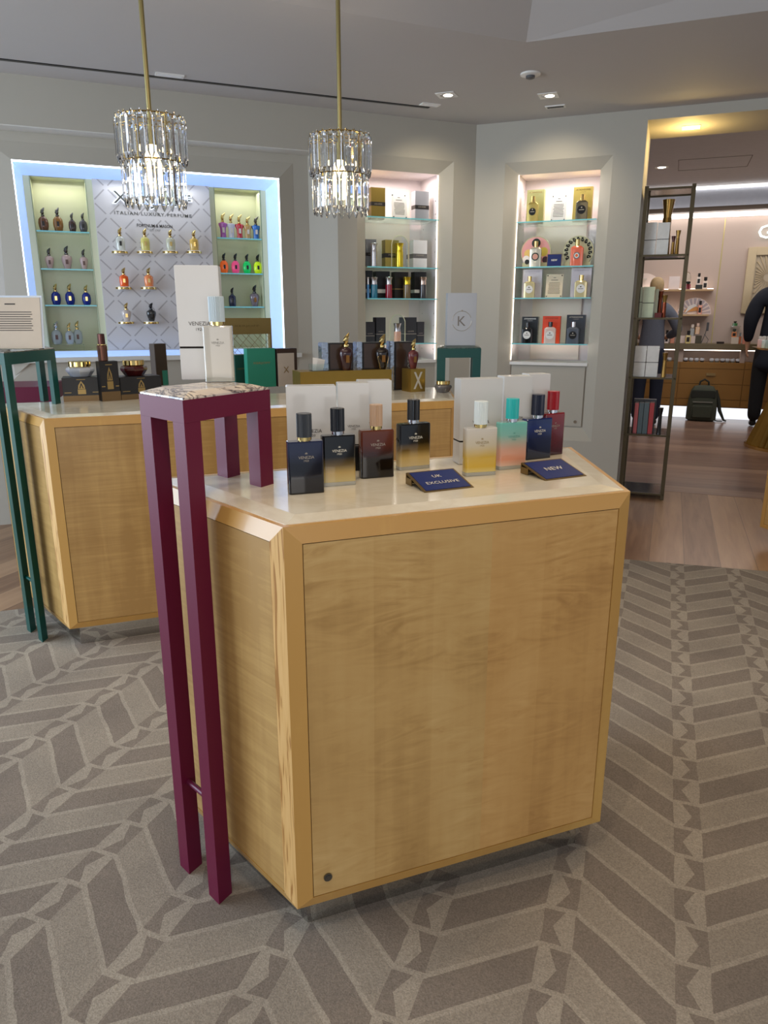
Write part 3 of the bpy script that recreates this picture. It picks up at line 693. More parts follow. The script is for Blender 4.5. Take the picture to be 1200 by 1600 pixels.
blue_sign('blue sign reading UK EXCLUSIVE in front of the lone black and gold bottle', (664, 769.6), (741, 761), (641, 739), '', (('UK', .18, .66), ('EXCLUSIVE', .66, .36)))
blue_sign('blue sign reading NEW in front of the navy and red bottles', (852.7, 751), (917, 743), (820, 722), '', (('NEW', .42, .5),))

# second counter ----------------------------------------------------
GOLDPRINT = mat('gold_print', (164, 138, 86), .4, .6)
def black_carton(label, pL, pR, yt, depth, bottle):
    t, w, h = carton('gift_box', label, 'gift box', pL, pR, yt, depth, M_BLACKBOX, group='black cartons with a gold printed bottle')
    MB().box(-w/2-.0004, w/2+.0004, -depth/2-.0007, -depth/2, 0, h*.24).obj('gold_band', mat('bronze_band', (122, 98, 66), .4, .5), t)
    y = -depth/2-.0007; k = min(w, h)*.16
    m = MB(); x = 0
    for (a0, b0, a1, b1) in ((-k, .30, k, .50),): m.box(x+a0, x+a1, y, y+.0006, h*b0, h*b1)
    m.poly([(x-k*.9, y, h*.52), (x+k*.9, y, h*.52), (x+k*.75, y, h*.68), (x, y, h*.86), (x-k*.75, y, h*.68)])
    m.obj('printed_bottle', GOLDPRINT, t)
    m = MB(); m.poly([(-k*.1, y-.0004, h*.76), (k*.1, y-.0004, h*.76), (k*.55, y-.0004, h*.55), (k*.3, y-.0004, h*.55), (0, y-.0004, h*.68), (-k*.3, y-.0004, h*.55), (-k*.55, y-.0004, h*.55)]); m.obj('printed_letter', M_BLACKBOX, t)
    MB().box(-k*1.1, k*1.1, y, y+.0006, h*.905, h*.925).box(w*.28, w*.46, y, y+.0006, h*.36, h*.385).box(-w*.46, -w*.28, y, y+.0006, h*.36, h*.385).obj('small_print', GOLDPRINT, t)
    return t, w, h
tb, wb_, hb_ = black_carton('flat black carton carrying the silver-white jar', (100, 628), (159, 625.8), 590, .115, 0)
tm, wm, hm = black_carton('upright black carton between the two flat ones', (160.5, 627.5), (189.5, 625.5), 564.5, .05, 1)
tr_, wr, hr = black_carton('flat black carton carrying the dark red jar', (190.5, 625.5), (254, 621), 588, .115, 0)
def jar(label, loc, r, h, mbody, mlid, lidh, cat='cosmetic jar', name='cream_jar', group=None, up=.62):
    t = thing(name, label, cat, loc, radians(20), group); hb = h-lidh
    MB().lathe([(r*.62, 0), (r*.70, .002), (r*.98, hb*.55), (r, hb*.72), (r*.93, hb*.9), (r*.72, hb)], 8 if group is None else 24, m=mbody).obj('bowl', None, t)
    m = MB().lathe([(r*.74, hb), (r*.78, hb+.002), (r*.78, h-.002), (r*.74, h)], 40, flute=.04); m.obj('lid', mlid, t)
    return t
l = tb.location; jar('silver-white glass jar with gold lid on the left black carton', (l.x, l.y, l.z+hb_), .062, .069, mat('pearl_glass', (196, 202, 214), .08, .2, coat=.6), M_GOLD, .024)
l = tr_.location; jar('dark red jar with gold lid on the right black carton', (l.x-.008, l.y, l.z+hr), .061, .072, mat('oxblood_glass', (66, 18, 18), .08, coat=.6), M_GOLD, .024)
l = tm.location; t = thing('spray_bottle', 'slim ribbed bronze spray bottle standing on the upright black carton', 'perfume bottle', (l.x-.014, l.y, l.z+hm), 0)
MBR = mat('bronze_rose', (112, 76, 62), .25, .8)
MB().lathe([(.020, 0), (.021, .003), (.022, .066), (.019, .07)], 24, flute=.06).obj('body', MBR, t)
MB().lathe([(.0215, .0705), (.0215, .074)], 24).obj('collar', M_GOLD, t)
MB().lathe([(.0165, .074), (.0155, .118), (.013, .12)], 24, flute=.06).obj('cap', mat('bronze_dark', (84, 52, 46), .25, .8), t)
t, w, h = carton('upright_box', 'brown upright box with a teal corner, left of the large white carton', 'gift box', (246, 603), (264, 601.5), 537, .05, mat('dark_brown_card', (72, 60, 52), .4))
MB().box(0, w*.45, -.0262, -.025, 0, h*.36).obj('teal_patch', mat('teal_card', (58, 148, 130), .45), t)
# gold fretwork frame
p = onz(376, 606, TOPZ); q = onz(449, 601, TOPZ); w = (q-p).length; an = atan2(q.y-p.y, q.x-p.x); p = p+Vector((-sin(an), cos(an), 0))*.16; q = q+Vector((-sin(an), cos(an), 0))*.16
t = thing('fretwork_frame', 'gold fretwork screen standing behind the green box', 'display frame', ((p.x+q.x)/2-.01, (p.y+q.y)/2, TOPZ), an); fh = zat(412, 497, p)-TOPZ; w *= 1.07
MG2 = mat('bronze_gold_frame', (158, 132, 78), .35, .8)
MB().box(-w/2, w/2, -.012, .012, fh*.76, fh).box(-w/2, -w/2+.010, -.012, .012, 0, fh*.76).box(w/2-.010, w/2, -.012, .012, 0, fh*.76).box(-w/2, w/2, -.012, .012, 0, .03).obj('frame', MG2, t)
m = MB(); x0, x1, z0, z1 = -w/2+.01, w/2-.01, .03, fh*.76; r = .0011
def seg(ax, az, dx, dz, L):
    # clipped bar inside the window
    t0, t1 = 0., L
    for pos, d, lo, hi in ((ax, dx, x0, x1), (az, dz, z0, z1)):
        if abs(d) < 1e-9: continue
        u, v = (lo-pos)/d, (hi-pos)/d; u, v = min(u, v), max(u, v); t0, t1 = max(t0, u), min(t1, v)
    if t1-t0 > .004 and x0 <= ax+dx*t0+1e-4 and ax+dx*t0-1e-4 <= x1: m.tube([(ax+dx*t0, 0, az+dz*t0), (ax+dx*t1, 0, az+dz*t1)], r, 4)
st = (x1-x0)/4
for k in range(-8, 14):
    for o_ in (0, .22, .44):
        seg(x0+(k+o_)*st, z0, .7071, .7071, st*1.9 if o_ else 1); seg(x0+(k+o_)*st, z0, -.7071, .7071, st*1.9 if o_ == .22 else 1)
m.obj('fretwork', MG2, t)
lettering(t, 'XERJOFF', w*.5, 0, -.0128, fh*.88, mat('bronze_dark_ink', (120, 98, 56), .4, .5), height=.012)
# green box pair
t, w, h = carton('green_box', 'green box with gold lettering beside the cream X panel', 'gift box', (388.5, 606), (431.8, 604), 544.5, .06, mat('emerald_card', (40, 136, 112), .5, noise=(12, .05), bump=.3), bev=.001)
lettering(t, 'XERJOFF', w*.62, 0, -.0306, h*.62, GOLDPRINT, height=.014)
t, w, h = carton('framed_box', 'cream box with a dark brown frame and a gold X', 'gift box', (435.2, 604), (465.5, 602), 544.5, .06, mat('brown_frame_card', (66, 52, 46), .45), bev=.001)
MB().box(-w/2, w*.34, -.0316, -.03, 0, h*.88).obj('cream_panel', mat('cream_card', (198, 190, 180), .6), t); lettering(t, 'X', w*.28, -w*.08, -.0322, h*.44, GOLDPRINT)
t, w, h = carton('small_green_box', 'small dark green box with a brown edge, half behind the clear bottle', 'gift box', (369, 604), (389, 602.5), 554.5, .05, mat('deep_green_card', (34, 84, 76), .45), bev=.001)
MB().box(w*.34, w/2+.001, -.0262, -.025, 0, h).obj('brown_edge', M_BURG2 if 0 else mat('brown_frame_card', 0), t); lettering(t, 'XERJOFF', w*.6, -w*.06, -.0256, h*.55, GOLDPRINT)
# gold plinth with brown boxes and bottles
a, b, w, an = base_from((470, 617), (612, 611), TOPZ); z1 = zat(611, 577, b)
tp = thing('gold_riser', 'long brushed gold riser under the brown boxes', 'display riser', ((a.x+b.x)/2, (a.y+b.y)/2, TOPZ), an)
MB().box(-w/2, w/2, 0, .14, 0, z1-TOPZ).bevel(.001).obj('riser', mat('satin_gold', (164, 132, 62), .34, .85), tp)
RZ = z1
MBROWN = mat('brown_gift_box', (66, 48, 36), .3, coat=.4); MCELLO = mat('silver_wrap', (176, 184, 196), .12, .85, noise=(60, .3), bump=.9)
def brown_box(label, xl, xr, yt, depthoff, z, side, ybase=None, texty='XERJOFF'):
    n = Vector((-sin(an), cos(an))); base = Vector((a.x, a.y))+n*depthoff
    def hit(x):
        d = ray(x, 560); k = (n.x*base.x+n.y*base.y)/(n.x*d[0]+n.y*d[1]); return Vector((d[0]*k, d[1]*k))
    p, q = hit(xl), hit(xr); w = (q-p).length; h = zat((xl+xr)/2, yt, (p+q)/2)-z; D = .07; c = (p+q)/2+n*D/2
    t = thing('gift_box', label, 'gift box', (c.x, c.y, z), an, 'brown gift boxes with silver wrapping')
    MB().box(-w/2, w/2, -D/2, D/2, 0, h).bevel(.0015).obj('box', M_BLACKBOX, t)
    MB().box(-w/2+.006, w/2-.006, -D/2-.0008, -D/2, .006, h-.006).obj('front_panel', MBROWN, t)
    MB().box(-w/2-side, -w/2-.0005, -D/2+.004, D/2-.004, 0, h+.004).bevel(.003).obj('silver_wrap', MCELLO, t)
    if texty: lettering(t, texty, h*.55, w*.3, -D/2-.0012, h*.5, M_SILVERINK, rot=(0, -pi/2, 0), loc=(w*.34, -D/2-.0012, h*.42))
    return c
brown_box('brown gift box at the left of the gold riser', 514, 552, 536, .055, RZ, .035)
brown_box('brown gift box in the middle of the gold riser', 567, 601, 535, .055, RZ, .030)
brown_box('brown gift box standing on the marble beside the gold cube', 617, 646, 534, .035, TOPZ, .022)
def flacon(label, loc, h, r, mbody, mneck, mstop, rz=0., group=None, detailed=True, shape='urn', mlabel=None, cat='perfume bottle', swoosh=1., name='perfume_flacon'):
    t = thing(name, label, cat, loc, rz, group); hb = h*.62; fl = .62
    prof = {'urn': [(.52, 0), (.56, .02), (.72, .25), (.95, .55), (1, .72), (.9, .88), (.5, .98), (.3, 1)],
            'shirt': [(.62, 0), (.66, .05), (.62, .3), (.66, .6), (.98, .82), (.95, .94), (.4, 1)],
            'round': [(.6, 0), (.8, .08), (.98, .35), (1, .55), (.9, .8), (.55, .96), (.35, 1)],
            'facet': [(.8, 0), (.86, .05), (.95, .5), (.9, .85), (.5, .97), (.35, 1)]}[shape]
    MB().lathe([(r*a, hb*b) for a, b in prof], 16 if detailed else 12, sy=fl).obj('glass_body', mbody, t, smooth=True)
    MB().lathe([(r*.3, hb), (r*.36, hb+h*.01), (r*.36, hb+h*.06), (r*.26, hb+h*.07)], 14).obj('collar', mneck, t, smooth=True)
    z0 = hb+h*.07; g = h-z0
    pts = [(0, 0, z0), (-r*.05, 0, z0+g*.3), (0, 0, z0+g*.55), (r*.28*swoosh, 0, z0+g*.82), (r*.42*swoosh, 0, z0+g)]
    MB().tube(pts, 1, 10, rr=[r*.24, r*.40, r*.36, r*.2, r*.04]).obj('stopper', mstop, t, smooth=True)
    MB().box(-r*.24, r*.24, -r*fl-.0012, -r*fl*.7, hb*.34, hb*.66).obj('label_plate', mlabel or M_GOLD, t)
    return t
def at_gold(x, off):
    n = Vector((-sin(an), cos(an))); base = Vector((a.x, a.y))+n*off; d = ray(x, 560); k = (n.x*base.x+n.y*base.y)/(n.x*d[0]+n.y*d[1]); return d[0]*k, d[1]*k
for x, yt, mb_, lab, h_, r_ in ((541, 520, mat('smoked_plum_glass', (54, 26, 30), .06, coat=.6), 'plum-black flacon with a curled gold stopper, left on the gold riser', .0, .040), (597, 522, mat('black_gold_glass', (30, 20, 14), .06, coat=.6), 'black flacon with gold ribs in the middle of the gold riser', .0, .040)):
    X, Y = at_gold(x, .015); hh = zat(x, yt, (X, Y))-RZ
    t = flacon(lab, (X, Y+.012, RZ), hh, .036, mb_, M_GOLD, M_GOLD, an, 'dark flacons with curled gold stoppers', mlabel=mat('amber_label', (150, 104, 52), .3, .6))
    if x > 560:
        m = MB()
        for s in (-1, 1): m.tube([(s*.016, -.014, .004), (s*.022, -.019, .03), (s*.029, -.014, .06), (s*.016, -.012, .078)], .0014, 6)
        m.obj('gold_ribs', M_GOLD, t, smooth=True)
# gold cube with an X and its flacon
a3, b3, w3, an3 = base_from((641, 613), (666, 611.5), TOPZ); n3 = Vector((-sin(an3), cos(an3)))
hq = zat(650, 577, a3)-TOPZ; w3 = .087; cc = (Vector((a3.x, a3.y))+Vector((b3.x, b3.y)))/2+n3*w3/2
an3 = radians(30); t = thing('gold_cube', 'gold cube with a cut-out X on its face', 'display cube', (cc.x-.002, cc.y, TOPZ), an3)
MB().box(-w3/2, w3/2, -w3/2, w3/2, 0, hq).bevel(.001).obj('cube', mat('satin_gold', 0), t)
lettering(t, 'X', w3*.62, 0, -w3/2-.0008, hq*.5, mat('x_inlay', (214, 204, 184), .3, .5), height=hq*.74, bold=.02)
hf = zat(649, 529, cc)-TOPZ-hq
flacon('rose-brown flacon standing on the gold cube', (cc.x-.004, cc.y, TOPZ+hq), hf, .030, mat('rose_glass', (104, 48, 48), .06, coat=.6), M_GOLD, M_GOLD, an3, 'dark flacons with curled gold stoppers', mlabel=mat('amber_label', 0))
p = onz(693, 614, TOPZ); jar('smoky grey jar with gold lid beside the right teal stool', (p.x, p.y+.035, TOPZ), .044, .058, mat('smoke_glass', (92, 88, 88), .08, coat=.5), M_GOLD, .018, group='jars')
# card holder with white cards
X, Y = at_gold(497, .03)
t = thing('card_holder', 'acrylic holder with white tester cards on the gold riser', 'card holder', (X, Y, RZ), an)
m = MB()
for k in range(7): m.poly([(-.03+k*.008, k*.005, .002), (-.008+k*.008, k*.005, .002), (.0+k*.009, k*.005+.004, .062-k*.002), (-.026+k*.008, k*.005+.004, .066-k*.002)])
m.obj('cards', M_WHITE, t); MB().box(-.036, .052, -.006, -.004, 0, .034).box(-.036, .052, .04, .042, 0, .034).box(-.036, .052, -.006, .042, -.0, .002).obj('tray', M_GLASS, t)
# grey bag with a K on the right teal stool
zz = 1.2085; a4, b4 = onz(699, 537, zz), onz(738, 535, zz)
r = onz(682, 612, TOPZ); cx, cy = r.x+.125, r.y+.11; hk = zat(718, 458, (cx, cy))-zz; wk = 43/1130*cy*1.02
t = thing('grey_carton', 'grey carton with a ringed silver K on the right teal stool', 'gift box', (cx, cy, zz), radians(4))
MB().box(-wk/2, wk/2, -.03, .03, 0, hk).bevel(.0012).obj('carton', mat('pale_grey_card', (176, 178, 182), .4, coat=.3, noise=(9, .03)), t)
m = MB()
for k in range(36):
    if k % 18 in (0, 1): continue
    a, b = 2*pi*k/36, 2*pi*(k+1)/36; m.tube([(cos(a)*wk*.33, -.0305, hk*.47+sin(a)*wk*.33), (cos(b)*wk*.33, -.0305, hk*.47+sin(b)*wk*.33)], .0011, 4)
m.obj('ring', M_SILVERINK, t); lettering(t, 'K', wk*.27, 0, -.0306, hk*.47, mat('grey_print', (120, 112, 104), .4)); MB().lathe([(.001, 0), (.004, .004), (.001, .008)], 6, cy=-.03, cx=0).obj('emblem', M_SILVERINK, t, loc=(0, 0, hk*.65))
# acrylic notice on the left teal stool
p = onz(20, 546, 1.231); hn = zat(30, 463, p)-1.231
t = thing('acrylic_notice', 'beige information card in an acrylic stand on the left teal stool', 'sign holder', (p.x, p.y+.05, 1.231), radians(3))
R = (radians(-9), 0, 0); W0 = .105
MB().box(-W0-.03, W0-.016, 0, .002, 0, hn).obj('card', mat('beige_paper', (206, 190, 170), .6), t, rot=R)
MB().box(-W0-.04, W0-.008, .003, .006, 0, hn+.008).obj('acrylic_back', mat('acrylic_white_edge', (214, 222, 232), .15, coat=.5), t, rot=R)
MB().box(-W0-.04, W0-.008, -.05, .0, 0, .003).obj('acrylic_foot', M_GLASS, t)
m = MB(); textlines(m, -.11, .06, hn*.34, hn*.74, 9, -.0006, M_INK); m.box(-.045, -.005, -.0006, 0, hn*.86, hn*.885, M_INK); m.obj('printed_lines', M_INK, t, rot=R)
# burgundy bar stool behind
p = onz(79, 604, .985)
t = thing('side_table', 'burgundy table top seen between the legs of the left teal stool', 'table', (p.x, p.y, 0), radians(14))
MB().box(-.85, 0, 0, .4, .90, .985).bevel(.003).obj('top', M_BURG, t)
for x, y in ((-.81, .03), (-.05, .03), (-.81, .36), (-.05, .36)): MB().box(x-.02, x+.02, y-.02, y+.02, .001, .899).obj('leg', M_BURG, t)

# ------------------------------------------------------------------ the big blue-lit niche (wall frame 1)
def fr(w): return dict(loc=(C0[0], C0[1], 0), rz=ANG[w])
M_LIGHTBOX = mat('blue_white_diffuser', (170, 196, 240), .5, emit=.5, ecol=(166, 198, 255))
M_LED = mat('led_line', (240, 246, 255), .5, emit=3.2, ecol=(225, 238, 255))
M_LEDW = mat('led_line_warm', (255, 246, 236), .5, emit=2.6, ecol=(255, 240, 226))
S0, S1, Z0, Z1 = -3.117, -1.465, 1.09, 2.265; I0, I1, J0, J1 = -3.073, -1.525, 1.125, 2.205; TB = .27
t = thing('niche_light_frame', 'glowing blue-white light frame around the large left niche', 'light frame', wxy(1, 0, 0)+(0,), ANG[1])
m = MB()
for A, B, C, D in (((S0, Z0), (S0, Z1), (I0, J1), (I0, J0)), ((S1, Z0), (I1, J0), (I1, J1), (S1, Z1)), ((S0, Z1), (S1, Z1), (I1, J1), (I0, J1)), ((S0, Z0), (I0, J0), (I1, J0), (S1, Z0))):
    m.poly([(A[0], .145, A[1]), (B[0], .145 if B in ((S0, Z1), (S1, Z1), (S1, Z0)) else TB, B[1]), (C[0], TB if C in ((I0, J1), (I1, J1)) else .145, C[1]), (D[0], TB if D in ((I0, J0), (I0, J1)) else .145, D[1])])
m.obj('diffuser', M_LIGHTBOX, t)
e = .006
MB().box(S0, S1, .120, .134, Z1-.008, Z1+.002).box(S0, S0+e, .120, .134, Z0, Z1).box(S1-e, S1, .120, .134, Z0, Z1).obj('led_line', M_LED, t)
structure(MB().box(S0, S1, TB+.2, TB+.22, Z0, Z1).obj('trim_20', M_GREEN, **fr(1)))
for s_, w_ in ((-2.87, .3), (-2.3, .6), (-1.72, .3)):
    c = wxy(1, s_, TB+.02 if w_ > .4 else TB+.07); area('niche_glow', wxy(1, s_, TB-.12 if w_ > .4 else TB+.06)+(2.19,), (0, 0, ANG[1]), w_, .08, 0.4 if w_ < .4 else .8, (.94, .97, 1) if w_ > .4 else (1, .97, .86))
def cabinet(label, a, b):
    t = thing('niche_cabinet', label, 'wall cabinet', wxy(1, 0, 0)+(0,), ANG[1], 'pale green niche cabinets')
    MB().box(a, b, TB+.15, TB+.16, J0, J1).box(a+.04, a+.043, TB+.01, TB+.15, J0, J1).box(b-.043, b-.04, TB+.01, TB+.15, J0, J1).box(a, b, TB+.02, TB+.15, J1-.002, J1+.004).box(a, b, TB, TB+.15, J0-.004, J0+.002).obj('back_panel', M_GREEN, t)
    MB().box(a, a+.038, TB, TB+.012, J0, J1).box(b-.038, b, TB, TB+.012, J0, J1).obj('side_panel', M_GREEN, t)
    MB().box(a+.0385, a+.0402, TB-.001, TB+.004, J0, J1).box(b-.0402, b-.0385, TB-.001, TB+.004, J0, J1).obj('glass_edge', mat('green_glass_edge', (120, 150, 120), .2), t)
cabinet('pale green lacquered cabinet on the left of the large niche', I0, -2.668)
cabinet('pale green lacquered cabinet on the right of the large niche', -1.925, I1)
def diamond():
    g = NT('quilted_logo_panel', .45)
    o = g.sep(g.map((1, 1, 1), (0, radians(45), 0)))
    T = .122
    def line(a, b):
        f = g.math('FRACT', g.math('DIVIDE', a, T)); on = g.math('LESS_THAN', g.math('ABSOLUTE', g.math('SUBTRACT', f, .5)), .035)
        d = g.math('GREATER_THAN', g.math('ABSOLUTE', g.math('SUBTRACT', g.math('FRACT', g.math('DIVIDE', b, T)), .5)), .14)
        return g.math('MULTIPLY', on, d)
    l = g.math('MAXIMUM', line(o[0], o[2]), line(o[2], o[0]))
    g.color(g.mix(g.math('MULTIPLY', l, .7), L4((208, 206, 208)), L4((150, 146, 148)))); return g.m
structure(MB().box(-2.668, -1.925, TB-.03, TB+.15, J0, J1).obj('trim_21', diamond(), **fr(1)))
# wall lettering
def wthing(name, label, cat, w, s, t, z, group=None, rz=0): return thing(name, label, cat, wxy(w, s, t)+(z,), ANG[w]+rz, group)
sL, zL = wp(178, 325, 1, TB-.03); sR, zR = wp(298, 320, 1, TB-.03); z1_ = wp(240, 302, 1, TB-.03)[1]; z0_ = wp(240, 327, 1, TB-.03)[1]
t = wthing('wall_lettering', 'large black wall letters with a white glow, half hidden by the pendant', 'wall sign', 1, (sL+sR)/2, TB-.032, 0)
lettering(t, 'XERJOFF', (sR-sL)*1.04, 0, -.006, (z1_+z0_)/2, mat('letter_halo', (240, 246, 255), .5, emit=1.1, ecol=(225, 238, 255)), height=(z1_-z0_)*1.08, bold=.028, name='halo')
lettering(t, 'XERJOFF', sR-sL, 0, -.016, (z1_+z0_)/2, mat('letter_grey', (92, 94, 92), .35, .6), height=z1_-z0_, extr=.008, name='letters')
t = wthing('wall_lettering', 'small grey wall words ITALIAN LUXURY PERFUME under the big letters', 'wall sign', 1, (sL+sR)/2, TB-.032, 0)
zz_ = wp(240, 335, 1, TB-.03)[1]; lettering(t, 'ITALIAN LUXURY PERFUME', sR-sL, 0, 0, zz_, mat('letter_grey', 0), space=1.25, height=.020, bold=.01)
t = wthing('wall_lettering', 'small black serif shop name above the first row of lit bottles', 'wall sign', 1, wp(241, 353, 1, TB)[0], TB-.032, 0)
zz_ = wp(240, 353, 1, TB-.03)[1]; lettering(t, 'FORTNUM & MASON', wp(268, 353, 1, TB)[0]-wp(213, 353, 1, TB)[0], 0, 0, zz_, M_BLACK, height=.020, bold=.01)
lettering(t, 'EST 1707', .07, 0, 0, zz_-.028, mat('letter_grey', 0))

def glass_shelf(w, label, a, b, t0, t1, z, th=.008, group=None):
    t = wthing('glass_shelf', label, 'glass shelf', w, 0, 0, z, group)
    MB().box(a, b, t0, t1, -th, 0).obj('pane', M_SHELFGLASS, t)
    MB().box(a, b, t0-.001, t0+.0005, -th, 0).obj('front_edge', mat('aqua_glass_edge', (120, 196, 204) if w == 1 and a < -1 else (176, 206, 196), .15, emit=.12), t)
    return z
CLR = mat('clear_bottle_glass', (222, 230, 232), .05, 0, .55, coat=.5)
def g(name, c, tr=.0): return mat('glass_'+name, c, .07, 0, tr, coat=.6)
M_SIL = mat('dark_silver', (110, 108, 106), .2, .9); M_BLK = mat('gloss_black', (12, 12, 14), .12, coat=.5)
def nbottle(w, px, yt, z, t, wpx, mb_, ms, label, group, shape='urn', ml=None, mn=None, swoosh=1.):
    s, _ = wp(px, yt, w, t); zt = wp(px, yt, w, t)[1]; r = abs(wp(px+wpx/2, yt, w, t)[0]-wp(px-wpx/2, yt, w, t)[0])/2
    return flacon(label, wxy(w, s, t)+(z,), zt-z, r, mb_, mn or ms, ms, ANG[w], group, False, shape, ml or M_BLACKBOX, swoosh=swoosh)
t_ = TB+.03
zs = [wp(98, 361, 1, TB+.0)[1], wp(103, 420, 1, TB+.0)[1], wp(110, 476.5, 1, TB+.0)[1]]
for z, lab in zip(zs, ('upper', 'middle', 'lower')): glass_shelf(1, lab+' glass shelf of the left green cabinet', I0+.044, -2.712, TB+.0, TB+.14, z, group='glass shelves in the green cabinets')
G1 = 'flacons on the shelves of the left green cabinet'
for px, yt, wx, c, lab in ((65, 324, 16, (110, 72, 50), 'brown-filled flacon, first on the upper shelf of the left green cabinet'), (88, 324, 16, (150, 104, 50), 'amber-filled flacon, second on the upper shelf of the left green cabinet'), (111, 332, 12, (70, 50, 44), 'slim dark flacon, third on the upper shelf of the left green cabinet'), (128, 332, 13, (84, 80, 82), 'grey flacon, last on the upper shelf of the left green cabinet')):
    nbottle(1, px, yt, zs[0]+.0005, TB+.05, wx, g('a%d' % px, c), M_SIL, lab, G1, 'round')
for px, yt, wx, lab in ((75, 387, 14, 'pale pink flacon, left of three on the middle shelf'), (102, 384, 17, 'wider pale pink flacon, centre of three on the middle shelf'), (129, 389, 13, 'pale pink flacon, right of three on the middle shelf')):
    nbottle(1, px, yt, zs[1]+.0005, TB+.05, wx, g('rosy', (206, 178, 172)), M_SIL, lab, G1, 'urn', mat('rose_brown_label', (96, 64, 58), .3))
for px, yt, wx, lab in ((85, 443, 15, 'cobalt blue flacon, left of three on the lower shelf'), (107, 443, 15, 'cobalt blue flacon, centre of three on the lower shelf'), (133, 445, 14, 'cobalt blue flacon, right of three on the lower shelf')):
    nbottle(1, px, yt, zs[2]+.0005, TB+.05, wx, g('cobalt', (22, 44, 140)), M_GOLD, lab, G1, 'round', M_GOLD)
zr = wp(105, 538, 1, TB+.03)[1]
t = wthing('acrylic_riser', 'clear acrylic riser under the three clear flacons', 'display riser', 1, wp(107, 545, 1, TB+.05)[0], TB+.05, J0+.0025)
MB().box(-.13, .10, -.04, .04, zr-J0-.006, zr-J0-.0025).box(-.13, -.126, -.04, .04, 0, zr-J0-.006).box(.096, .10, -.04, .04, 0, zr-J0-.006).obj('riser', M_GLASS, t)
for px, yt, wx, lab in ((86, 502, 18, 'large clear flacon with silver stopper, left on the acrylic riser'), (106.5, 504, 14, 'small clear flacon with gold stopper, centre on the acrylic riser'), (119, 501, 15, 'clear flacon with gold stopper, right on the acrylic riser')):
    nbottle(1, px, yt, zr+.0005, TB+(.055 if px != 106.5 else .03), wx, CLR, M_GOLD if px > 90 else M_CHROME, lab, 'clear flacons on the acrylic riser', 'round', mat('rose_brown_label', 0))
# gilded ledges with bottles on the centre panel
rows = [(396, [(186, (224, 226, 216), 'clear flacon'), (225, (206, 196, 110), 'pale yellow flacon'), (265, (214, 214, 190), 'cream-clear flacon'), (302, (206, 170, 84), 'golden flacon')], 'top row of lit ledges', 355),
        (452, [(192, (236, 96, 30), 'bright orange flacon'), (231, (234, 140, 84), 'peach orange flacon')], 'middle row of lit ledges', 418),
        (506, [(196, (226, 214, 206), 'pale blush flacon'), (235, (40, 42, 44), 'charcoal flacon')], 'bottom row of lit ledges', 473)]
ords = ['first', 'second', 'third', 'fourth']
for yb, items, rl, yt in rows:
    for k, (px, c, lab) in enumerate(items):
        s, z = wp(px+1, yb-4, 1, TB-.075)
        t = wthing('gilded_ledge', 'small round gold-rimmed ledge, %s in the %s' % (ords[k], rl), 'ledge', 1, s, TB-.075, z-.022, 'small gold-rimmed ledges')
        MB().lathe([(.046, 0), (.05, .003), (.05, .018), (.046, .022)], 24).obj('ledge', M_WHITE, t, smooth=True)
        MB().lathe([(.0505, .004), (.0512, .006), (.0512, .017), (.0505, .019)], 24).obj('gold_rim', M_GOLD, t, smooth=True)
        nbottle(1, px, yt+(k*1.5 if yb == 396 else 0), z+.0005, TB-.075, 15, g('c%d' % px, c, .3 if sum(c) > 560 else 0), M_GOLD if c[0] > 60 else M_BLK, lab+', %s in the %s' % (ords[k], rl), 'flacons on the gold-rimmed ledges', 'facet' if yb != 506 else 'urn', M_BLACKBOX if px in (186, 235) else M_GOLD)
# right green cabinet
zs2 = [wp(375, 372, 1, TB)[1], wp(385, 427, 1, TB)[1], wp(395, 479, 1, TB)[1]]
for z, lab in zip(zs2, ('upper', 'middle', 'lower')): glass_shelf(1, lab+' glass shelf of the right green cabinet', -1.882, I1-.044, TB, TB+.14, z, group='glass shelves in the green cabinets')
G2 = 'flacons on the shelves of the right green cabinet'
for px, yt, c, lab in ((347, 332, (178, 88, 176), 'mauve waisted flacon on the upper right shelf'), (360, 334, (206, 206, 216), 'clear waisted flacon on the upper right shelf'), (373, 335, (200, 24, 44), 'red waisted flacon on the upper right shelf'), (386, 338, (192, 152, 84), 'golden brown waisted flacon on the upper right shelf'), (399, 338, (20, 110, 200), 'bright blue waisted flacon on the upper right shelf')):
    nbottle(1, px, yt, zs2[0]+.0005, TB+.05, 13.6, g('s%d' % px, c), M_GOLD if c[0] > 30 else M_SIL, lab, G2, 'shirt', mat('cream_label', (220, 210, 196), .4), swoosh=1.6)
for px, c, lab in ((349, (255, 112, 42), 'neon orange flacon with black stopper'), (367, (255, 84, 140), 'neon pink flacon with black stopper'), (385, (0, 200, 96), 'neon green flacon with black stopper'), (402, (206, 240, 30), 'neon yellow flacon with black stopper')):
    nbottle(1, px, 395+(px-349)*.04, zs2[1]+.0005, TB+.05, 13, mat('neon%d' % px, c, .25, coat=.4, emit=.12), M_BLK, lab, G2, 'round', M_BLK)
nbottle(1, 362, 449, zs2[2]+.0005, TB+.05, 12, g('ind', (40, 44, 72)), M_BLK, 'two-tone indigo flacon on the lower right shelf', G2, 'facet', M_BLK)
nbottle(1, 397, 445, zs2[2]+.0005, TB+.05, 15, g('smokelilac', (120, 108, 116)), M_BLK, 'smoky lilac flacon on the lower right shelf', G2, 'urn', mat('amber_label', 0))

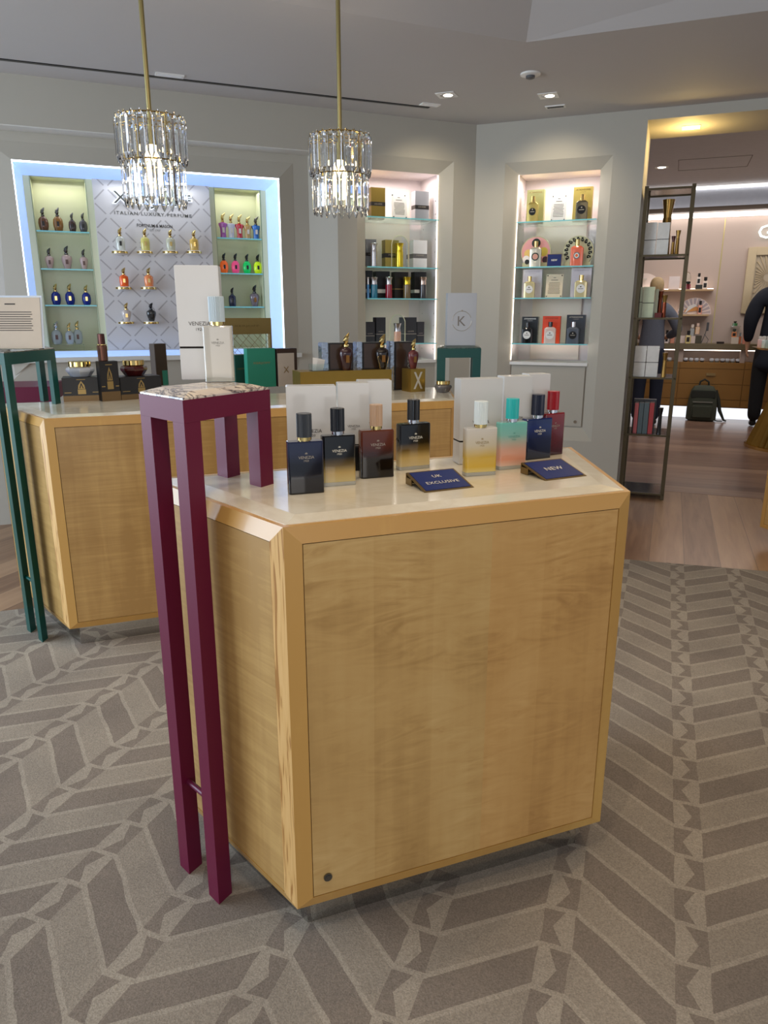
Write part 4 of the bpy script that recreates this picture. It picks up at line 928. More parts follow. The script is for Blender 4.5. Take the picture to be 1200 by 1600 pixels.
# ------------------------------------------------------------------ narrow niches
def ibox(w, xl, xr, yt, z, t, depth, m, name, label, cat, group=None, rz=0., band=None, extra=None):
    s0, s1 = wp(xl, yt, w, t)[0], wp(xr, yt, w, t)[0]; zt = wp((xl+xr)/2, yt, w, t)[1]; W_, h = abs(s1-s0), zt-z
    o = wthing(name, label, cat, w, (s0+s1)/2, t, z+.0005, group, rz)
    MB().box(-W_/2, W_/2, 0, depth, 0, h).obj('box', m, o)
    if band: MB().box(-W_/2-.0006, W_/2+.0006, -.0008, depth*.98, h*band[0], h*band[1]).obj('band', band[2], o)
    return o, W_, h
def shelves(w, a, b, ys, x, zb, labs, grp):
    out = []
    for y, lab in zip(ys, labs): out.append(wp(x, y, w, .03)[1]); glass_shelf(w, lab, a+.003, b-.003, .03, .335, out[-1], group=grp)
    return out
ZZ = shelves(1, -.856, -.277, (341.5, 418, 466.5, 536), 655, 1.0, ['top glass shelf in the narrow middle niche', 'second glass shelf in the narrow middle niche', 'third glass shelf in the narrow middle niche', 'lowest glass shelf in the narrow middle niche'], 'glass shelves of the middle niche')
GBX, SBX, WBX = mat('gold_carton', (150, 128, 60), .35, .5, noise=(30, .05)), mat('silver_carton', (176, 178, 186), .35, .4, noise=(30, .05)), mat('white_carton', (232, 232, 236), .35)
BND = mat('black_band', (44, 40, 40), .4); GBX2 = mat('pale_gold_carton', (178, 160, 84), .35, .4)
gb = 'cartons in the middle niche'
for z, xl, xr, yt, m_, lab, bd in ((0, 580, 602, 293, GBX, 'gold carton with a black band on the top shelf of the middle niche', (.40, .53, BND)), (0, 649, 670.5, 299, SBX, 'silver carton with a black band on the top shelf of the middle niche', (.38, .52, BND)),
    (1, 572, 588, 374, mat('grey_carton', (120, 122, 128), .4), 'grey carton behind the silver cylinder bottle', (.40, .52, BND)), (1, 602, 624, 375, GBX2, 'pale gold carton behind the gold cylinder bottle', (.36, .52, BND)), (1, 646, 667.5, 375.5, WBX, 'white carton with a dark band on the second shelf', (.36, .52, mat('grey_band', (110, 108, 110), .4))),
    (2, 572, 582, 423, M_BLACKBOX, 'black carton at the far left of the third shelf', (.2, .34, M_WHITE)), (2, 588, 609, 424, M_BLACKBOX, 'black carton behind the teal bottle', (.2, .34, M_WHITE)), (2, 617, 638, 425, mat('brown_black_carton', (40, 32, 28), .4), 'brown-black carton behind the red bottle', (.34, .38, GOLDPRINT)), (2, 648, 666, 425, M_BLACKBOX, 'black carton behind the silver-capped bottle', (.22, .34, M_WHITE)),
    (3, 571, 585.5, 503, mat('slate_carton', (54, 54, 60), .45), 'short slate carton at the left of the lowest shelf', (.34, .36, M_SILVERINK)), (3, 588, 602.5, 496, mat('slate_carton', 0), 'tall slate carton left of the arch', (.34, .36, M_SILVERINK)), (3, 633, 651, 496, mat('slate_carton', 0), 'tall slate carton right of the arch', (.34, .36, M_SILVERINK)), (3, 652, 663, 503, mat('slate_carton', 0), 'short slate carton at the right of the lowest shelf', (.34, .36, M_SILVERINK))):
    o, W_, h = ibox(1, xl, xr, yt, ZZ[z], .12 if z != 3 else .10, .07, m_, 'perfume_carton', lab, 'perfume box', gb, band=bd)
    if z in (0, 1, 3): lettering(o, 'LIQUIDES', W_*.55, 0, -.0012, h*.46 if z < 2 else h*.45, M_SILVERINK)
def card(w, xl, xr, yt, z, t, label, lean=radians(-10), m=None, acr=True):
    s0, s1 = wp(xl, yt, w, t)[0], wp(xr, yt, w, t)[0]; h = wp((xl+xr)/2, yt, w, t)[1]-z; W_ = s1-s0
    o = wthing('notice_card', label, 'notice', w, (s0+s1)/2, t, z+.0005, 'printed notices in the niches')
    MB().box(-W_/2, W_/2, 0, .004, 0, h).obj('card', m or M_WHITE, o, rot=(lean, 0, 0))
    mm = MB(); textlines(mm, -W_*.36, W_*.36, h*.15, h*.66, 9, -.0006, M_INK); mm.box(-W_*.2, W_*.2, -.0006, 0, h*.74, h*.76, M_INK).box(-W_*.08, W_*.08, -.0006, 0, h*.84, h*.86, M_INK); mm.obj('printed_lines', M_INK, o, rot=(lean, 0, 0))
    mm = MB()
    for x in (-1, 1):
        for zf in (.06, .94): mm.disc(x*W_*.42, h*zf, W_*.035, -.003, .003, 10)
    mm.obj('studs', M_SIL, o, rot=(lean, 0, 0))
card(1, 613.5, 637, 301.5, ZZ[0], .09, 'white printed notice between the gold and silver cartons')
def cyl(w, px, wx, yt, z, t, mb_, mc, label, group, capf=.36, ml=None):
    s, zt = wp(px, yt, w, t); r = abs(wp(px+wx/2, yt, w, t)[0]-wp(px-wx/2, yt, w, t)[0])/2; h = zt-z
    o = wthing('cylinder_bottle', label, 'perfume bottle', w, s, t, z+.0005, group)
    MB().lathe([(r*.86, 0), (r*.88, .003), (r*.86, h*(1-capf)), (r*.8, h*(1-capf)+.001)], 16).obj('glass_body', mb_, o, smooth=True)
    MB().lathe([(r*.80, h*(1-capf)+.001), (r*.74, h*(1-capf*.5)), (r*.98, h-.002), (r*.9, h)], 16).obj('cap', mc, o, smooth=True)
    return o
SL = mat('brushed_silver', (196, 192, 192), .2, .9)
cyl(1, 584, 11, 380, ZZ[1], .075, SL, SL, 'silver cylinder bottle on the second shelf', gb); cyl(1, 624, 13, 380, ZZ[1], .075, mat('bright_gold', (226, 198, 60), .18, .85), mat('bright_gold', 0), 'gold cylinder bottle on the second shelf', gb)
for px, wx, c, mc, lab in ((575, 4.6, (90, 150, 210), SL, 'pale blue bottle, leftmost on the third shelf'), (584.5, 12, (20, 120, 150), SL, 'teal bottle on the third shelf'), (607.5, 11.5, (150, 14, 40), SL, 'crimson bottle on the third shelf'), (636, 12.5, (120, 100, 60), mat('bright_gold', 0), 'smoky bottle with a gold cap on the third shelf'), (661, 11.5, (50, 46, 46), mat('rose_silver', (196, 172, 158), .2, .9), 'black bottle with a pale copper cap on the third shelf')):
    cyl(1, px, wx, 433, ZZ[2], .07, g('q%d' % px, c), mc, lab, gb)
cyl(1, 621, 12, 505, ZZ[3], .07, g('peach', (226, 176, 150)), SL, 'peach bottle under the arch on the lowest shelf', gb, .42)
def arch(w, xl, xr, yt, z, t, label):
    s0, s1 = wp(xl, yt+8, w, t)[0], wp(xr, yt+8, w, t)[0]; h = wp((xl+xr)/2, yt, w, t)[1]-z; r = (s1-s0)/2
    o = wthing('acrylic_arch', label, 'display arch', w, (s0+s1)/2, t, z+.0005, 'clear acrylic arches')
    pts = [(-r, 0, 0)]+[(-cos(pi*k/12)*r, 0, h-r+sin(pi*k/12)*r) for k in range(13)]+[(r, 0, 0)]
    m = MB(); m.tube(pts, .0035, 6); m.obj('rim', mat('acrylic_edge', (226, 220, 190), .1, coat=.5), o)
    m = MB(); n = len(pts); a = [m.bm.verts.new((p[0]*.97, .001, p[2]*.99)) for p in pts]; m.bm.faces.new(a); m.obj('pane', M_GLASS, o)
arch(1, 612, 638, 368, ZZ[1], .105, 'clear arch around the gold cylinder bottle'); arch(1, 609.5, 633, 491.5, ZZ[3], .095, 'clear arch around the peach bottle')
# led lines and glow of the narrow niches
for w, (a, b), side in ((1, (-.856, -.277), 1), (3, (.315, .896), 0)):
    t = wthing('led_strip', 'bright vertical light line on the %s' % ('right edge of the middle niche' if w == 1 else 'left edge of the right niche'), 'light strip', w, 0, 0, 0)
    x = b-.004 if side else a+.001; MB().box(x, x+.003, .052, .064, 1.02, 2.35).obj('strip', M_LEDW, t)
    c = wxy(w, (a+b)/2, .14); area('niche_glow', c+(2.34,), (0, 0, ANG[w]), .42, .12, 2.5, (1, .92, .90))
    c = wxy(w, (a+b)/2, .10); area('niche_glow', c+(1.05,), (pi, 0, ANG[w]), .42, .10, 1.0, (1, .9, .84))
    m = MB()
    for z in [1.1+.09*k for k in range(14)]:
        for tt in (.09, .3): m.box((b-.002) if side else a, b if side else a+.002, tt-.004, tt+.004, z-.004, z+.004)
    m.obj('shelf_pegs', M_CHROME, wthing('shelf_pegs', 'rows of small shelf-pin sockets in the side of the %s niche' % ('middle' if w == 1 else 'right'), 'shelf sockets', w, 0, 0, 0))
# right niche
Z3 = shelves(3, .315, .896, (344.5, 416, 465, 537), 860, .985, ['top glass shelf in the right niche', 'second glass shelf in the right niche', 'third glass shelf in the right niche', 'lowest glass shelf in the right niche'], 'glass shelves of the right niche')
def lcarton(xl, xr, yt, z, t, m_, label, tx, ink, dep=.055):
    o, W_, h = ibox(3, xl, xr, yt, z, t, dep, m_, 'perfume_carton', label, 'perfume box', 'cartons in the right niche'); lettering(o, 'ATKINSONS', W_*.74, 0, -.0012, h*.92, ink, height=h*.05, bold=.02); lettering(o, 'LONDON', W_*.3, 0, -.0012, h*.85, ink, height=h*.022); return o
def sbottle(w, px, wx, yt, z, t, mb_, mc, mlab, label, group, lr=.32, capw=.3, ring=None):
    s, zt = wp(px, yt, w, t); W_ = abs(wp(px+wx/2, yt, w, t)[0]-wp(px-wx/2, yt, w, t)[0]); h = zt-z; hb = h*.76; D = .03
    o = wthing('square_bottle', label, 'perfume bottle', w, s, t, z+.0005, group)
    MB().prism(rrect(W_, D, .006), 0, hb*.9).prism(rrect(W_, D, .006), hb*.9, hb, rrect(W_*.62, D*.7, .005)).obj('glass_body', mb_, o, smooth=True)
    MB().lathe([(W_*capw*.5, hb), (W_*capw*.5, hb+.004), (W_*capw*.62, hb+.004), (W_*capw*.62, h)], 20).obj('cap', mc, o, smooth=True)
    m = MB().disc(0, hb*.52, W_*lr, -D/2-.001, .001); m.obj('round_label', mlab, o)
    if ring: MB().disc(0, hb*.52, W_*lr*.72, -D/2-.0016, .0006).obj('label_ring', ring[0], o); MB().disc(0, hb*.52, W_*lr*.42, -D/2-.0022, .0006).obj('label_heart', ring[1], o)
    else: MB().box(-W_*lr*.6, W_*lr*.6, -D/2-.0016, -D/2-.001, hb*.50, hb*.53).box(-W_*.05, W_*.05, -D/2-.0016, -D/2-.001, hb*.60, hb*.67).obj('label_print', M_SILVERINK if mlab in (M_BLACK, M_BLK) else M_INK, o)
    return o
GG = mat('gold_foil', (206, 186, 110), .22, .7); g3 = 'bottles in the right niche'
lcarton(824, 851, 296.5, Z3[0], .13, mat('sage_gold_carton', (176, 176, 120), .4, .3), 'pale green-gold carton at the left of the top shelf', 0, GOLDPRINT)
lcarton(897, 927, 292, Z3[0], .13, mat('yellow_gold_carton', (196, 176, 96), .35, .4), 'yellow-gold carton at the right of the top shelf', 0, mat('gold_ink_dark', (120, 100, 50), .4, .4))
card(3, 862, 885.5, 303, Z3[0], .10, 'white printed notice between the two gold bottles', lean=radians(-8))
sbottle(3, 833.5, 17, 307, Z3[0], .075, GG, M_GOLD, M_BLACK, 'gold bottle with a black round label, left on the top shelf', g3); sbottle(3, 910.5, 18.5, 304, Z3[0], .075, mat('pewter_gold', (130, 124, 104), .15, .85), M_GOLD, M_BLACK, 'pewter-gold bottle with a black round label, right on the top shelf', g3, .36)
def rounddisc(px, wx, yt, z, t, label, kind):
    s, zt = wp(px, yt, 3, t); R = abs(wp(px+wx/2, 390, 3, t)[0]-wp(px-wx/2, 390, 3, t)[0])/2; h = zt-z; cz = h-R
    o = wthing('round_carton', label, 'round box', 3, s, t, z+.0005, 'round cartons on the second shelf')
    a0 = -math.asin(min(.98, cz/R))
    MB().disc(0, cz, R, 0, .03, 40, a0=a0, a1=pi-a0).obj('box', mat('pale_gold_edge', (196, 190, 150), .35, .3), o)
    if kind == 0:
        MB().disc(0, cz, R*.94, -.001, .001, 40, a0=a0*.8, a1=pi-a0*.8).obj('printed_ground', mat('pink_print', (224, 160, 160), .5), o)
        m = MB()
        for (x, zz, r, c) in ((-.5, -.1, .34, (226, 190, 110)), (.52, 0, .36, (218, 200, 90)), (-.1, .1, .3, (230, 170, 160)), (-.62, -.45, .3, (240, 232, 226)), (.66, -.5, .26, (70, 40, 54)), (.0, .56, .36, (22, 40, 34)), (-.55, -.62, .2, (28, 24, 26))):
            m.disc(x*R, cz+zz*R, r*R*.8, -.0018-.0002*len(m.mats), .0006, 18, m=mat('print%d%d%d' % c, c, .5))
        m.obj('printed_shapes', None, o)
    else:
        MB().disc(0, cz, R*.94, -.001, .001, 40, a0=a0*.8, a1=pi-a0*.8).obj('printed_ground', mat('sage_print', (196, 196, 164), .5), o)
        m = MB()
        for k in range(13):
            a = radians(-28+k*236/12); x, zz = cos(a)*R*.78, cz+sin(a)*R*.78; pts = []
            for j in range(9):
                b = a+j*.75; rr = R*.115*(1-j*.085); pts.append((x+cos(b)*rr, -.003, zz+sin(b)*rr))
            m.tube(pts, R*.045, 5)
            m.tube([(cos(a)*R*.92, -.002, cz+sin(a)*R*.92), (cos(a+.16)*R*.9, -.002, cz+sin(a+.16)*R*.9)], R*.03, 5)
        m.obj('printed_scrolls', M_BLACK, o)
    MB().box(-R*.86, R*.86, -.0028, -.0008, 0, h*.15).obj('base_band', mat('pale_gold_edge', 0), o); lettering(o, 'ATKINSONS', R*.8, 0, -.0036, h*.07, GOLDPRINT, height=h*.05)
rounddisc(838.5, 47, 369, Z3[1], .12, 'round carton printed in pink and yellow, left on the second shelf', 0)
rounddisc(905, 47, 368.5, Z3[1], .12, 'round carton with black curling scrolls, right on the second shelf', 1)
sbottle(3, 838, 18.5, 377, Z3[1], .075, mat('silver_cream', (204, 198, 180), .15, .5), M_GOLD, mat('forest_label', (16, 44, 36), .3), 'silvery bottle with a green-ringed label before the pink round carton', g3, .32, .28, (mat('rosy_print', (216, 160, 140), .4), mat('rosy_print', 0)))
sbottle(3, 903, 20, 374.5, Z3[1], .075, mat('coral_glass', (232, 110, 78), .1, coat=.5), M_GOLD, mat('grey_ring', (110, 116, 122), .3), 'coral red bottle before the round carton with scrolls', g3, .26, .28, (M_WHITE, mat('orange_heart', (240, 110, 50), .4)))
s0 = wp(855, 398, 3, .07)[0]; s1 = wp(878, 398, 3, .07)[0]; o = wthing('blue_card', 'blue card reading NEW between the two round cartons', 'sign', 3, (s0+s1)/2, .07, Z3[1]+.0005)
hN = wp(866, 396.5, 3, .07)[1]-Z3[1]; MB().box(-(s1-s0)/2, (s1-s0)/2, 0, .003, 0, hN).obj('frame', GOLDPRINT, o, rot=(radians(-8), 0, 0)); MB().box(-(s1-s0)/2+.003, (s1-s0)/2-.003, -.001, 0, .003, hN-.003).obj('card', mat('royal_blue_card', 0), o, rot=(radians(-8), 0, 0)); lettering(o, 'NEW', (s1-s0)*.4, 0, 0, 0, INKW, bold=.03, rot=(radians(-8), 0, 0), loc=(0, -.0022+hN*.5*sin(radians(8)), hN*.5))
lcarton(817.5, 847.5, 421, Z3[2], .13, mat('lilac_white_carton', (226, 216, 222), .45), 'white carton behind the left bottle on the third shelf', 0, mat('pale_print', (200, 190, 196), .5))
lcarton(893.5, 925, 419, Z3[2], .13, mat('lilac_white_carton', 0), 'white carton behind the right bottle on the third shelf', 0, mat('pale_print', 0))
card(3, 853.5, 880, 428, Z3[2], .08, 'cream notice with few lines on the third shelf', lean=radians(-8), m=mat('cream_notice', (234, 216, 186), .6))
for px, wx, yt, lab in ((828, 17.5, 432, 'champagne bottle with white round label, left on the third shelf'), (909, 20, 430, 'champagne bottle with white round label, right on the third shelf')):
    sbottle(3, px, wx, yt, Z3[2], .075, mat('champagne_glass', (206, 190, 140), .12, .2, coat=.5), M_GOLD, M_WHITE, lab, g3, .34)
lcarton(816, 841, 495, Z3[3], .12, mat('black_gloss_carton', (30, 34, 38), .3, coat=.3), 'black glossy carton at the left of the lowest shelf', 0, M_WHITE)
lcarton(848.5, 876, 494, Z3[3], .12, mat('orange_red_carton', (226, 70, 36), .45), 'orange-red carton in the middle of the lowest shelf', 0, mat('dark_orange_print', (150, 60, 30), .5))
lcarton(886, 915, 492, Z3[3], .12, mat('charcoal_carton', (52, 56, 66), .35, coat=.4, noise=(14, .3)), 'charcoal crinkled carton at the right of the lowest shelf', 0, M_SILVERINK)
sbottle(3, 824.5, 16.5, 504, Z3[3], .07, M_BLK, M_BLK, M_WHITE, 'black bottle with a white round label on the lowest shelf', g3, .36)
sbottle(3, 860.5, 18, 503, Z3[3], .07, mat('clear_blush', (222, 196, 186), .1, coat=.4), M_BLK, M_WHITE, 'clear blush bottle with black cap before the orange-red carton', g3, .36)
sbottle(3, 896.5, 19, 503, Z3[3], .07, mat('slate_bottle', (82, 88, 100), .3), SL, M_BLACK, 'slate grey bottle with a black round label', g3, .32)

# ------------------------------------------------------------------ bronze étagère in the doorway
EA, EB, EC, ED = 1.205, 1.535, .03, .40
t = wthing('metal_bookshelf', 'tall slim bronze metal shelf unit standing in the doorway', 'shelf unit', 3, 0, 0, .0015)
b_ = .026
for s in (EA, EB-b_):
    for tt in (EC, ED-b_): MB().box(s, s+b_, tt, tt+b_, 0, 2.22).obj('post', M_DARKMETAL, t)
EZ = [.045]+[wp(x, y, 3, EC)[1] for x, y in ((1040, 681), (1050, 591), (1062, 497), (1072, 397))]
MSHELF = mat('smoked_metal_shelf', (104, 100, 96), .15, .85)
for z in EZ+[2.205]:
    m = MB().box(EA, EB, EC+.001, EC+.017, z-.012, z+.001).box(EA, EB, ED-.017, ED-.001, z-.012, z+.001).box(EA+.001, EA+.017, EC, ED, z-.012, z+.001).box(EB-.017, EB-.001, EC, ED, z-.012, z+.001)
    m.obj('shelf_frame', M_DARKMETAL, t)
    MB().box(EA+.012, EB-.012, EC+.012, ED-.012, z-.006, z+.0012).obj('shelf_panel', MSHELF, t)
MW2 = mat('cellophane_white', (228, 226, 220), .22, coat=.6, noise=(30, .12), bump=.8); MPG = mat('pale_green_wrap', (206, 214, 178), .25, coat=.6, noise=(26, .10), bump=.7)
MGB = mat('antique_gold_bottle', (150, 116, 60), .22, .8); MRB = mat('copper_bottle', (132, 62, 34), .25, .6)
def ebox(xl, xr, yt, z, tt, dep, m, label, seam=None, name='perfume_carton'):
    s0, s1 = wp(xl, yt, 3, tt)[0], wp(xr, yt, 3, tt)[0]; h = wp((xl+xr)/2, yt, 3, tt)[1]-z-.0015; W_ = s1-s0
    o = wthing(name, label, 'perfume box', 3, (s0+s1)/2, tt, z+.003, 'wrapped cartons on the metal shelf unit')
    if seam: MB().box(-W_/2, W_/2, 0, dep, 0, h*seam).bevel(.001).obj('base', m, o); MB().box(-W_/2, W_/2, 0, dep, h*seam+.003, h).bevel(.001).obj('lid', m, o); MB().box(-W_/2+.001, W_/2-.001, .001, dep-.001, h*seam-.001, h*seam+.004).obj('seam', M_BLACKGAP, o)
    else: MB().box(-W_/2, W_/2, 0, dep, 0, h).bevel(.001).obj('box', m, o)
    return o
ebox(1008, 1027.5, 348, EZ[4], .09, .09, MW2, 'silver-white wrapped carton, left on the topmost loaded shelf', .46)
ebox(1028.5, 1047.5, 348, EZ[4], .09, .09, MW2, 'silver-white wrapped carton, right on the topmost loaded shelf', .48)
ebox(1001.5, 1005.5, 449, EZ[3], .11, .09, MPG, 'pale green wrapped carton at the far left of its shelf', .5)
ebox(1006, 1024, 448.5, EZ[3], .09, .09, MPG, 'tall pale green wrapped carton before the blond head', .47)
ebox(1024.5, 1030, 452, EZ[3], .11, .06, mat('silver_green_wrap', (150, 150, 126), .3, .3), 'narrow silver-green carton beside the pale green one')
ebox(1023, 1034, 489, EZ[3], .05, .05, mat('dark_red_box', (104, 18, 14), .4), 'low dark red box at the shelf front', name='small_box')
ebox(993, 1011, 541, EZ[2], .09, .09, MW2, 'white wrapped carton, left of two below the grey sweater', .46)
ebox(1012, 1031, 541, EZ[2], .09, .09, MW2, 'white wrapped carton, right of two below the grey sweater', .46)
for k, (xl, xr, c) in enumerate(((992.5, 998.5, (178, 88, 92)), (999.3, 1006.5, (80, 96, 102)), (1007.2, 1015, (84, 100, 106)), (1015.8, 1023, (176, 60, 66)))):
    ebox(xl, xr, 630, EZ[1], .08, .10, mat('strip%d' % k, c, .3, coat=.5, noise=(20, .08)), '%s wrapped upright carton, %s of four on the low shelf' % (('pinkish red', 'blue-grey', 'blue-grey', 'bright red')[k], ('first', 'second', 'third', 'last')[k]))
o = ebox(991, 1026, 624, EZ[1]+0, .19, .05, mat('dark_grey_carton', (70, 72, 76), .4), 'dark grey carton behind the four red and grey ones')
def hourglass(px, wx, yt, z, tt, m, label, mc=None):
    s, zt = wp(px, yt, 3, tt); r = abs(wp(px+wx/2, yt, 3, tt)[0]-wp(px-wx/2, yt, 3, tt)[0])/2; h = zt-z-.003
    o = wthing('tall_flacon', label, 'perfume bottle', 3, s, tt, z+.003, 'tall metallic flacons on the metal shelf unit')
    MB().lathe([(r*.9, 0), (r*.82, h*.1), (r*.72, h*.5), (r*.70, h*.68)], 12).obj('body', m, o, smooth=True)
    MB().lathe([(r*.62, h*.68), (r*.66, h*.75), (r, h), (r*.6, h+.001)], 12).obj('cap', mc or m, o, smooth=True)
hourglass(1045.5, 20, 312, EZ[4], .24, MGB, 'very tall gold-brown flacon behind the silver cartons')
hourglass(1053, 7, 369, EZ[4], .10, MGB, 'short dark gold flacon right of the silver cartons', mat('bronze_dark', 0)); hourglass(1060.5, 8, 360, EZ[4], .10, MGB, 'slim gold flacon with a flared cap on the top shelf')
hourglass(1033, 9, 455, EZ[3], .16, MRB, 'copper-red flacon behind on the shelf with green cartons'); hourglass(1039.5, 9, 461, EZ[3], .09, MRB, 'copper-red flacon with a gold flared cap in front', MGB)
hourglass(1040, 9, 551, EZ[2], .09, MGB, 'gold flacon right of the two white cartons')
hourglass(1033, 8.5, 637, EZ[1], .08, M_BLK, 'black flacon beside the red and grey cartons', M_BLACK)

# ------------------------------------------------------------------ far room through the doorway
TF = 5.3; TC = 4.95
M_PINK = mat('rose_beige_wall', (186, 168, 158), .55, noise=(2, .02)); M_OAKC = mat('honey_oak_front', (150, 108, 52), .45, noise=(5, .12))
structure(MB().box(-.6, 6.5, TF, TF+.1, 0, 3.0).obj('wall_far', M_PINK, **fr(3)))
structure(MB().box(-.6, 6.5, .6, TF+.1, 2.96, 3.0).obj('ceiling_far', mat('far_ceiling_paint', (206, 206, 210), .8), **fr(3)))
structure(MB().box(-.7, -.6, .6, TF, 0, 3.0).box(6.5, 6.6, .6, TF, 0, 3.0).obj('wall_side', M_PINK, **fr(3)))
zc = lambda y, tt=TF-.1: wp(1140, y, 3, tt)[1]
structure(MB().box(-.6, 6.5, TF-.25, TF-.14, zc(329, TF-.2), zc(322, TF-.2)).obj('trim_30', mat('brown_cornice', (92, 76, 62), .5), **fr(3)))
t = wthing('cove_light', 'long white cove light lines above the rose wall', 'light strip', 3, 0, 0, 0)
MB().box(-.6, 6.5, TF-.06, TF-.03, 2.93, 2.955).box(-.6, 6.5, TF-.10, TF-.06, zc(338), zc(331)).obj('strip', mat('cove_led', (255, 250, 244), .5, emit=3), t)
structure(MB().box(-.6, 6.5, TF-.03, TF, zc(322), 2.955).obj('trim_31', mat('grey_cove', (168, 172, 184), .6), **fr(3)))
for s in (1.6, 3.2):
    c = wxy(3, s, TF-.5); area('cove_glow', c+(2.6,), (radians(18), 0, ANG[3]), 1.5, .1, 3.5, (1, .92, .84))
c = wxy(3, 2.2, 3.0); area('far_room_light', c+(2.9,), (0, 0, ANG[3]), 2.5, 2.5, 34, (1, .96, .93))
# brass line and cabinets
x0_, z0_ = wp(1112, 536, 3, TF); x1_, z1_ = wp(1133, 342, 3, TF)
t = wthing('brass_strip', 'thin vertical brass strip on the rose wall', 'wall strip', 3, (x0_+x1_)/2, TF-.004, 0)
MB().box(-.006, .006, 0, .004, z0_, z1_).obj('strip', M_BRASS, t)
def zt_(y, tt, x=1100): return wp(x, y, 3, tt)[1]
cz0, cz1 = zt_(636, TC), zt_(566, TC); sz0, sz1 = zt_(546.5, TC), zt_(537, TC)
t = wthing('wall_cabinet', 'long honey oak drawer cabinet along the far wall', 'cabinet', 3, 0, 0, 0)
MB().box(.3, 5, TC+.004, TF, cz0, cz1).obj('body', M_OAKC, t)
sp = [wp(x, 600, 3, TC)[0] for x in (958, 1059, 1160)]; sp.append(sp[-1]*2-sp[-2]); zd = [cz0+.012, cz0+(cz1-cz0)*.18, cz0+(cz1-cz0)*.52, cz1-(cz1-cz0)*.14, cz1-.004]
for a_, b__ in zip(sp, sp[1:]):
    for q0, q1 in zip(zd, zd[1:]):
        d = MB().box(a_+.004, b__-.004, TC-.012, TC+.003, q0+.003, q1-.003).obj('drawer', M_OAKC, t)
        if q1 == zd[3]: MB().box((a_+b__)/2-.055, (a_+b__)/2+.055, TC-.028, TC-.0125, (q0+q1)/2+.01, (q0+q1)/2+.045).obj('handle', mat('aged_brass_pull', (150, 126, 84), .35, .7), d)
MB().box(.3, 5, TC+.14, TC+.15, .002, cz0).obj('plinth', M_WHITE, t)
t = wthing('kick_light', 'bright white light strip along the floor under the cabinet', 'light strip', 3, 0, 0, 0); MB().box(.3, 5, TC+.12, TC+.139, .003, cz0-.01).obj('strip', mat('kick_led', (240, 246, 255), .5, emit=.8), t)
t = wthing('counter_slab', 'long olive-brown worktop above the lit recess of the far cabinet', 'worktop', 3, 0, 0, 0); MB().box(.3, 5, TC-.02, TF, sz0, sz1).obj('slab', mat('olive_stone', (112, 98, 70), .3, noise=(6, .1)), t)
for px in (1064, 1161, 966): s = wp(px, 555, 3, TC)[0]; MB().box(s-.03, s+.03, TC+.02, TF, cz1, sz0).obj('support', M_PINK, t)
t = wthing('recess_light', 'warm light strip in the recess below the far worktop', 'light strip', 3, 0, 0, 0); MB().box(.3, 5, TC+.05, TC+.07, sz0-.012, sz0-.002).obj('strip', mat('recess_led', (255, 240, 226), .5, emit=4), t)
def fb(px, wx, yt, yb, tt, c, label, cap=(20, 18, 18), z=None, capf=.28, grp='small bottles on the far shelves', lab=None):
    s, zt = wp(px, yt, 3, tt); zb = wp(px, yb, 3, tt)[1] if z is None else z; r = wx/2/1130*9.6; h = zt-zb
    o = wthing('perfume_bottle', label, 'perfume bottle', 3, s, tt, zb+.0005, grp)
    MB().prism(rrect(r*2, r*1.3, r*.2, 2), 0, h*(1-capf)-.008).obj('glass_body', g('f%d_%d_%d' % c, c), o)
    MB().lathe([(r*.35, h*(1-capf)-.008), (r*.35, h*(1-capf)), (r*.62, h*(1-capf)), (r*.62, h)], 10).obj('cap', mat('fcap%d_%d_%d' % cap, cap, .35), o)
    if lab: MB().box(-r*.6, r*.6, -r*.65-.001, -r*.65, h*.12, h*.5).obj('label_plate', mat('flab%d_%d_%d' % lab, lab, .4), o)
    return o
def fbox(xl, xr, yt, yb, tt, dep, c, name, label, cat='box', z=None, grp=None):
    s0, zt = wp(xl, yt, 3, tt); s1, zb = wp(xr, yb, 3, tt); zb = zb if z is None else z
    o = wthing(name, label, cat, 3, (s0+s1)/2, tt, zb+.0005, grp); w_ = s1-s0
    MB().box(-w_/2, w_/2, 0, dep, 0, zt-zb).bevel(.002).obj('box', mat('fb%d_%d_%d' % c, c, .45), o); return o, w_, zt-zb
zA, zB = zt_(452, 5.12, 1080), zt_(491, 5.12, 1080)
for z, xa, xb, lab in ((zA, 1000, 1113, 'upper wooden wall shelf in the far room'), (zB, 1000, 1110, 'lower wooden wall shelf in the far room')):
    s0, s1 = wp(xa, 470, 3, 5.1)[0], wp(xb, 470, 3, 5.1)[0]; t = wthing('wall_shelf', lab, 'wall shelf', 3, s0, 0, z, 'wall shelves in the far room')
    MB().box(0, s1-s0, 5.06, TF, -.022, 0).obj('board', mat('pale_oak_shelf', (196, 164, 124), .4, noise=(8, .08)), t)
    MB().box(0, s1-s0, 5.20, 5.215, .001, .010).obj('light_line', mat('recess_led', 0), t)
CRM = (226, 214, 204)
fbox(1046, 1061, 432, 451, 5.1, .01, (240, 226, 222), 'notice_card', 'white notice card on the upper far shelf', 'notice', zA)
o = fb(1075, 9, 440, 451, 5.12, (150, 40, 52), 'red-banded glass bottle under a small dome on the upper far shelf', z=zA)
s, zt = wp(1075, 425, 3, 5.12); t = wthing('glass_dome', 'small clear dome over the red bottle', 'dome', 3, s, 5.12, zA+.001); MB().lathe([(.045, 0), (.045, (zt-zA)*.7), (.03, (zt-zA)*.93), (.006, zt-zA)], 16).obj('dome', M_GLASS, t, smooth=True)
fbox(1087, 1097, 445, 452, 5.1, .05, (48, 50, 48), 'black_box', 'small black box under the taller bottle on the upper far shelf', 'box', zA); zq = zt_(445, 5.12, 1092)+.001
